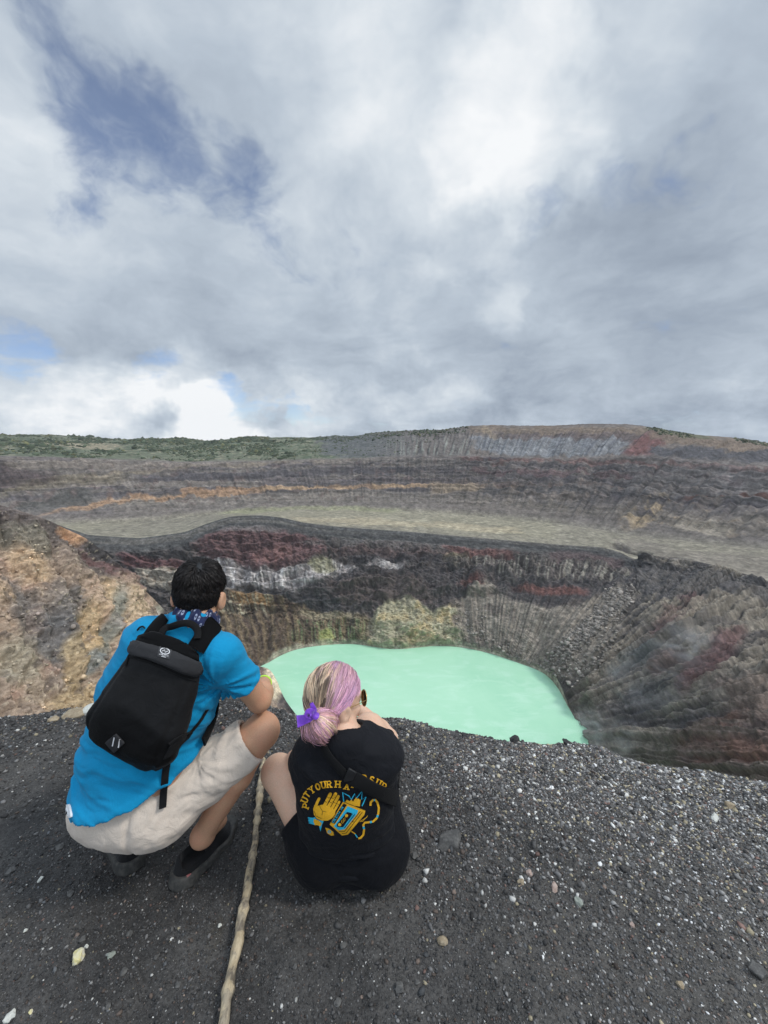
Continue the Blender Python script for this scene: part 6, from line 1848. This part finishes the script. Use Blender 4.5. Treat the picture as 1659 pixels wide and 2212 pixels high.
for q_ in (-1, 1):
    v_, f_ = tube(smooth_path(resample([GL(q_ * .064, .098, .002), GL(q_ * .075, .055, .004), GL(q_ * .082, .0, .002), GL(q_ * .082, -.02, -.012)], .006), 3), .0014, 6)
    o = mesh_from("temple", v_, f_, True, None, gold); keep_place(o, sg_root)

# ================================================================== crossbody bag
bag_root = empty("crossbody_bag", tuple(G2))
tag(bag_root, "black crossbody bag whose webbing strap runs across the back of the black t-shirt", "bag")
bpr = bvh_of(GSHIRT)
V_ = GSHIRT
def fix(o): o.location = -Vector(bag_root.location); return o
fix(strap_on("thin_strap", gps([(782, 800), (800, 842), (838, 900), (890, 960), (950, 1030), (985, 1052)]), bpr, .026, .003, web, bag_root, .004, 4, 4))
fix(strap_on("wide_strap", gps([(955, 1030), (1000, 1046), (1080, 1088), (1160, 1130), (1250, 1176), (1345, 1222), (1380, 1240)]), bpr, .044, .0035, web, bag_root, .0075, 4, 4))
buck, n, b = material("black_plastic", .35, .5); n.put(b.inputs['Base Color'], n.mix(n.noise(obj_co(n), 80, 3), (.010, .010, .011), (.018, .018, .019)))
fix(slab_on("buckle", gps([(982, 964), (1044, 1000), (1012, 1062), (940, 1076), (950, 1040)]), bpr, .010, .004, buck, bag_root, 3))
sp = np.array([G2 + GLAT * .16 - gz_ * .10, G2 + GLAT * .12 + gy * .11 - gz_ * .11, G2 + GLAT * .02 + gy * .145 - gz_ * .10])
fb = smooth_path(resample([G1 + GLAT * .175 + gz_ * .02 - gy * .03, G1 + GLAT * .185 + gy * .05 + gz_ * .02, G1 + GLAT * .10 + gy * .135 + gz_ * .03, G2 + gy * .13 - gz_ * .03, G2 - GLAT * .06 + gy * .105 + gz_ * .04, G3 - GLAT * .055 + gy * .05 + gz_ * .0], .012), 6)
ctr = (G1 + G2) / 2; N_ = fb - ctr; N_ = N_ - (N_ @ gz_)[:, None] * gz_; N_ /= np.linalg.norm(N_, axis=1, keepdims=True)
v_, f_ = ribbon(fb, N_, .03, .003); fix(mesh_from("thin_strap", v_, f_, True, None, web, bag_root))
pc = G1 + GLAT * .10 + gy * .155 + gz_ * .02
def pouch(P):
    q = P - pc; x, y, z = q @ GLAT, q @ gy, q @ gz_
    return smax(smax(np.abs(x) - .075, np.abs(z) - .05, .03), np.abs(y) - .022, .02)
v_, q_ = polygonise(pouch, pc - .12, pc + .12, .005, 1); fix(mesh_from("pouch", v_, q_, True, None, nyl, bag_root))

# ================================================================== walking stick
bark, n, b = material("stick_bark", .75, .3)
co = obj_co(n)
nz = n.noise(n.vm('MULTIPLY', co, (60, 18, 60)), 1.0, 6, .65); nz2 = n.noise(co, 26, 5, .65)
n.l.new(n.mix(n.ss(nz2, .44, .56), n.mix(n.ss(nz, .35, .65), (.36, .285, .18), (.52, .43, .29)), n.mix(n.ss(nz, .4, .6), (.15, .125, .095), (.33, .28, .205))), b.inputs['Base Color'])
set_bump(n, b, n.m('ADD', nz, nz2), .8, .004)
img = [(568, 1640), (565, 1690), (556, 1760), (549, 1830), (541, 1880), (532, 1930), (520, 1985), (513, 2040), (503, 2090), (493, 2150), (486, 2205), (476, 2290), (462, 2420), (448, 2560)]
Pk = []
for u, v in img:
    z = -.03
    for _ in range(6):
        p_ = WZ(float(u), float(v), z); z = float(ground_z(p_[0], p_[1], False)) + .021
    Pk.append(p_)
Pk = smooth_path(resample(Pk, .006), 6)
s_ = np.arange(len(Pk)) * .006
rs = .0126 + .0012 * np.sin(s_ * 9) + .0018 * vnoise(s_ * 22, s_ * 0) 
for i in range(10):
    c_ = RNG.uniform(.02, 1.2); rs = rs + RNG.uniform(.0008, .0055) * np.exp(-((s_ - c_) / RNG.uniform(.006, .014)) ** 2)
Pk = Pk + np.stack([.005 * vnoise(s_ * 6, s_ * 0 + 2) + .002 * vnoise(s_ * 19, s_ * 0 + 8), 0 * s_, .002 * vnoise(s_ * 8, s_ * 0 + 5)], 1)
v_, f_ = tube(Pk, rs, 22)
k_ = len(Pk) * 22
th_ = np.tile(np.arange(22) / 22 * 2 * np.pi, len(Pk)); ss_ = np.repeat(s_, 22)
cn = np.repeat(Pk, 22, 0); rd = v_[:k_] - cn
v_[:k_] = cn + rd * (1 + .10 * fbm(np.cos(th_) * 1.5 + ss_ * 30, np.sin(th_) * 1.5 + 4, ss_ * 20, 3))[:, None]
stick = mesh_from("walking_stick", v_, f_, True, None, bark)
tag(stick, "knotty pale wooden walking stick lying on the dark gravel beside the sitting person", "stick")

# ================================================================== single stones
def stone_mesh(name, seed, size, sub=4):
    r = np.random.default_rng(seed)
    bm = bmesh.new(); bmesh.ops.create_icosphere(bm, subdivisions=sub, radius=1.0)
    v = np.array([p.co[:] for p in bm.verts]); f = np.array([[p.index for p in q.verts] for q in bm.faces]); bm.free()
    for _ in range(11):
        nn = r.normal(0, 1, 3); nn /= np.linalg.norm(nn); h = r.uniform(.5, .85); dd = v @ nn
        v = np.where((dd > h)[:, None], v - (dd - h)[:, None] * nn, v)
    v = v * (1 + .13 * fbm(v[:, 0] * 2.2 + seed, v[:, 1] * 2.2, v[:, 2] * 2.2, 4, .6))[:, None] * np.asarray(size)
    return v, f
def stone_mat(name, a, b_, sc=60, rough=.8):
    m, n, b = material(name, rough, .35); co = obj_co(n)
    f = n.noise(co, sc, 6, .65); n.l.new(n.mix(n.ss(f, .35, .65), a, b_), b.inputs['Base Color'])
    set_bump(n, b, n.noise(co, sc * 6, 4, .65), .6, .003); return m
SM = {'yellow': stone_mat("sulphur_rock", (.66, .58, .26), (.66, .63, .52), 40), 'white': stone_mat("white_rock", (.60, .60, .54), (.46, .47, .43), 50), 'grey': stone_mat("grey_rock", (.075, .073, .070), (.13, .127, .12), 70),
      'green': stone_mat("greenish_rock", (.20, .22, .19), (.30, .32, .28), 60), 'tan': stone_mat("tan_rock", (.26, .20, .13), (.36, .30, .21), 60), 'pink': stone_mat("pinkish_rock", (.34, .24, .20), (.46, .38, .33), 60), 'brown': stone_mat("brown_rock", (.12, .095, .065), (.19, .15, .11), 50), 'dark': stone_mat("dark_lava_rock", (.030, .030, .031), (.065, .063, .062), 45)}
def on_ground(u, v):
    z = -.05
    for _ in range(8):
        p_ = WZ(float(u), float(v), z); z = float(ground_z(p_[0], p_[1], True))
    return p_, z
def place_stone(u, v, wpx, kind, label, seed, flat=.6, group=None, sink=.25, cat="stone", long=1.0, turn=None):
    p_, z = on_ground(u, v)
    t = (np.array([p_[0], p_[1], z]) - C_) @ F_
    s = wpx / FL * t / 2
    V_, f_ = stone_mesh("stone", seed, (s * long, s * .85, s * flat))
    o = mesh_from("stone", V_, f_, False, None, SM[kind])
    o.location = (p_[0], p_[1], z + s * flat * (1 - 2 * sink) * .6); o.rotation_euler = (0, 0, seed * 1.7 if turn is None else turn)
    tag(o, label, cat, group)
    return o
place_stone(168, 2072, 34, 'yellow', "pale yellow and white rock lying left of the stick's lower end", 101, .75)
place_stone(238, 2066, 20, 'green', "flat greenish white stone just right of the pale yellow rock", 102, .5)
place_stone(186, 2046, 11, 'white', "tiny white stone just behind the pale yellow rock", 103, .7)
place_stone(24, 2196, 26, 'white', "white broken rock at the bottom left corner of the ground", 104, .7)
place_stone(66, 2187, 10, 'yellow', "small pale stone right of the white rock in the bottom left corner", 105, .8)
place_stone(86, 1903, 15, 'white', "white stone on the dark gravel left of the squatting person's shoes", 106, .8)
place_stone(22, 1886, 24, 'grey', "round grey stone at the left edge of the gravel", 107, .7)
place_stone(55, 2011, 10, 'white', "small cream stone left of the pale yellow rock", 108, .8)
place_stone(519, 2001, 11, 'white', "small white stone beside the walking stick", 109, .8) if False else None
place_stone(474, 2001, 11, 'white', "small flat white stone left of the middle of the walking stick", 109, .6)
place_stone(972, 1822, 74, 'grey', "large grey lava rock half buried right of the sitting person", 111, .55, None, .35, "rock", 1.0, .3)
place_stone(1252, 1952, 22, 'green', "pointed grey green stone in the middle of the lower gravel", 114, .6, None, .2, "stone", 1.3, 1.5)
place_stone(1198, 1920, 20, 'pink', "pale pinkish white stone behind the pointed grey green stone", 115, .6, None, .2, "stone", 1.4, 1.2)
place_stone(1143, 1888, 14, 'pink', "upright rosy stone left of the pale pinkish white stone", 116, 1.1, None, .2)
place_stone(1125, 1906, 17, 'tan', "flat orange tan stone below the upright rosy stone", 117, .45)
place_stone(955, 2032, 24, 'tan', "round tan stone on the lower gravel right of the stick", 118, .75)
place_stone(1365, 2000, 16, 'pink', "cream and pink stone on the lower right gravel", 119, .7)
place_stone(1635, 2100, 40, 'grey', "pale grey rock at the lower right edge of the gravel", 120, .7, None, .3, "rock")
place_stone(1468, 2128, 20, 'tan', "cream pebble with a pink tip low on the right", 121, .7)
place_stone(1575, 1745, 26, 'tan', "pale yellow stone high on the right part of the gravel slope", 122, .7)
place_stone(1545, 1768, 20, 'white', "long white stone left of the pale yellow stone on the right slope", 123, .5, None, .2, "stone", 1.6, .9)
place_stone(895, 1850, 18, 'grey', "grey stone touching the hem of the black t-shirt", 124, .7)
place_stone(862, 2135, 24, 'grey', "grey stone low in the middle of the gravel", 125, .8)
place_stone(300, 1498, 10, 'tan', "x", 1) if False else None
# pale blocks on the rim behind the man
place_stone(166, 1545, 44, 'tan', "pale tan block on the rim left of the squatting person", 131, .55, None, .2, "rock", 1.3, .1)
place_stone(205, 1537, 44, 'white', "pale grey block on the rim touching the blue shirt", 132, .6, None, .2, "rock", 1.2, .3)
place_stone(118, 1556, 26, 'tan', "smaller tan block at the left end of the row of rim blocks", 133, .6, None, .2, "rock")
# dark clinker lumps along the crest
for i, (u, v, w) in enumerate(((1225, 1604, 22), (1110, 1596, 30), (1060, 1590, 14), (655, 1552, 16), (612, 1538, 18), (1290, 1618, 12), (985, 1578, 16), (1000, 1584, 10))):
    place_stone(u, v + 3, w, 'dark', "dark clinker lump sticking up from the crest of the gravel rim above the green lake", 140 + i, .8, "clinker lumps on the rim crest", .2)
rs_ = np.random.default_rng(77); pts_ = []
while len(pts_) < 46:
    u, v = rs_.uniform(40, 1640), rs_.uniform(1700, 2190)
    if 140 < u < 900 and v < 1930: continue
    if any(math.hypot(u - a_, v - b_) < 60 for a_, b_ in pts_): continue
    pts_.append((u, v))
proto = []
for i, (u, v) in enumerate(pts_):
    w_ = rs_.uniform(10, 19)
    if i < 6:
        proto.append((place_stone(u, v, w_, 'grey', "small grey stone lying loose among the dark gravel", 200 + i, .7, "small grey stones in the gravel"), w_)); continue
    src, w0 = proto[i % 6]
    p_, z = on_ground(u, v); p0 = np.array(src.location)
    sc = w_ / w0 * (((p_ - C_) @ F_) / ((p0 - C_) @ F_))
    o = src.copy(); COL.objects.link(o); o.scale = (sc, sc, sc); o.location = (p_[0], p_[1], z + .003); o.rotation_euler = (0, 0, rs_.uniform(0, 6))

# ================================================================== the air
bm = bmesh.new(); bmesh.ops.create_cube(bm, size=2.0)
me = bpy.data.meshes.new("haze"); bm.to_mesh(me); bm.free()
hz = bpy.data.objects.new("haze", me); COL.objects.link(hz)
zl, zh = -420.0, 70.0
hz.location = (0, 0, (zl + zh) / 2); hz.scale = (1250, 1150, (zh - zl) / 2)
m = bpy.data.materials.new("haze"); m.use_nodes = True; n = Nodes(m.node_tree)
out = n.new('ShaderNodeOutputMaterial'); vol = n.new('ShaderNodeVolumePrincipled'); n.l.new(vol.outputs[0], out.inputs['Volume'])
n.put(vol.inputs['Color'], (.88, .93, 1.0, 1)); vol.inputs['Density'].default_value = .00009
m.cycles.homogeneous_volume = True
me.materials.append(m)
tag(hz, kind='stuff')
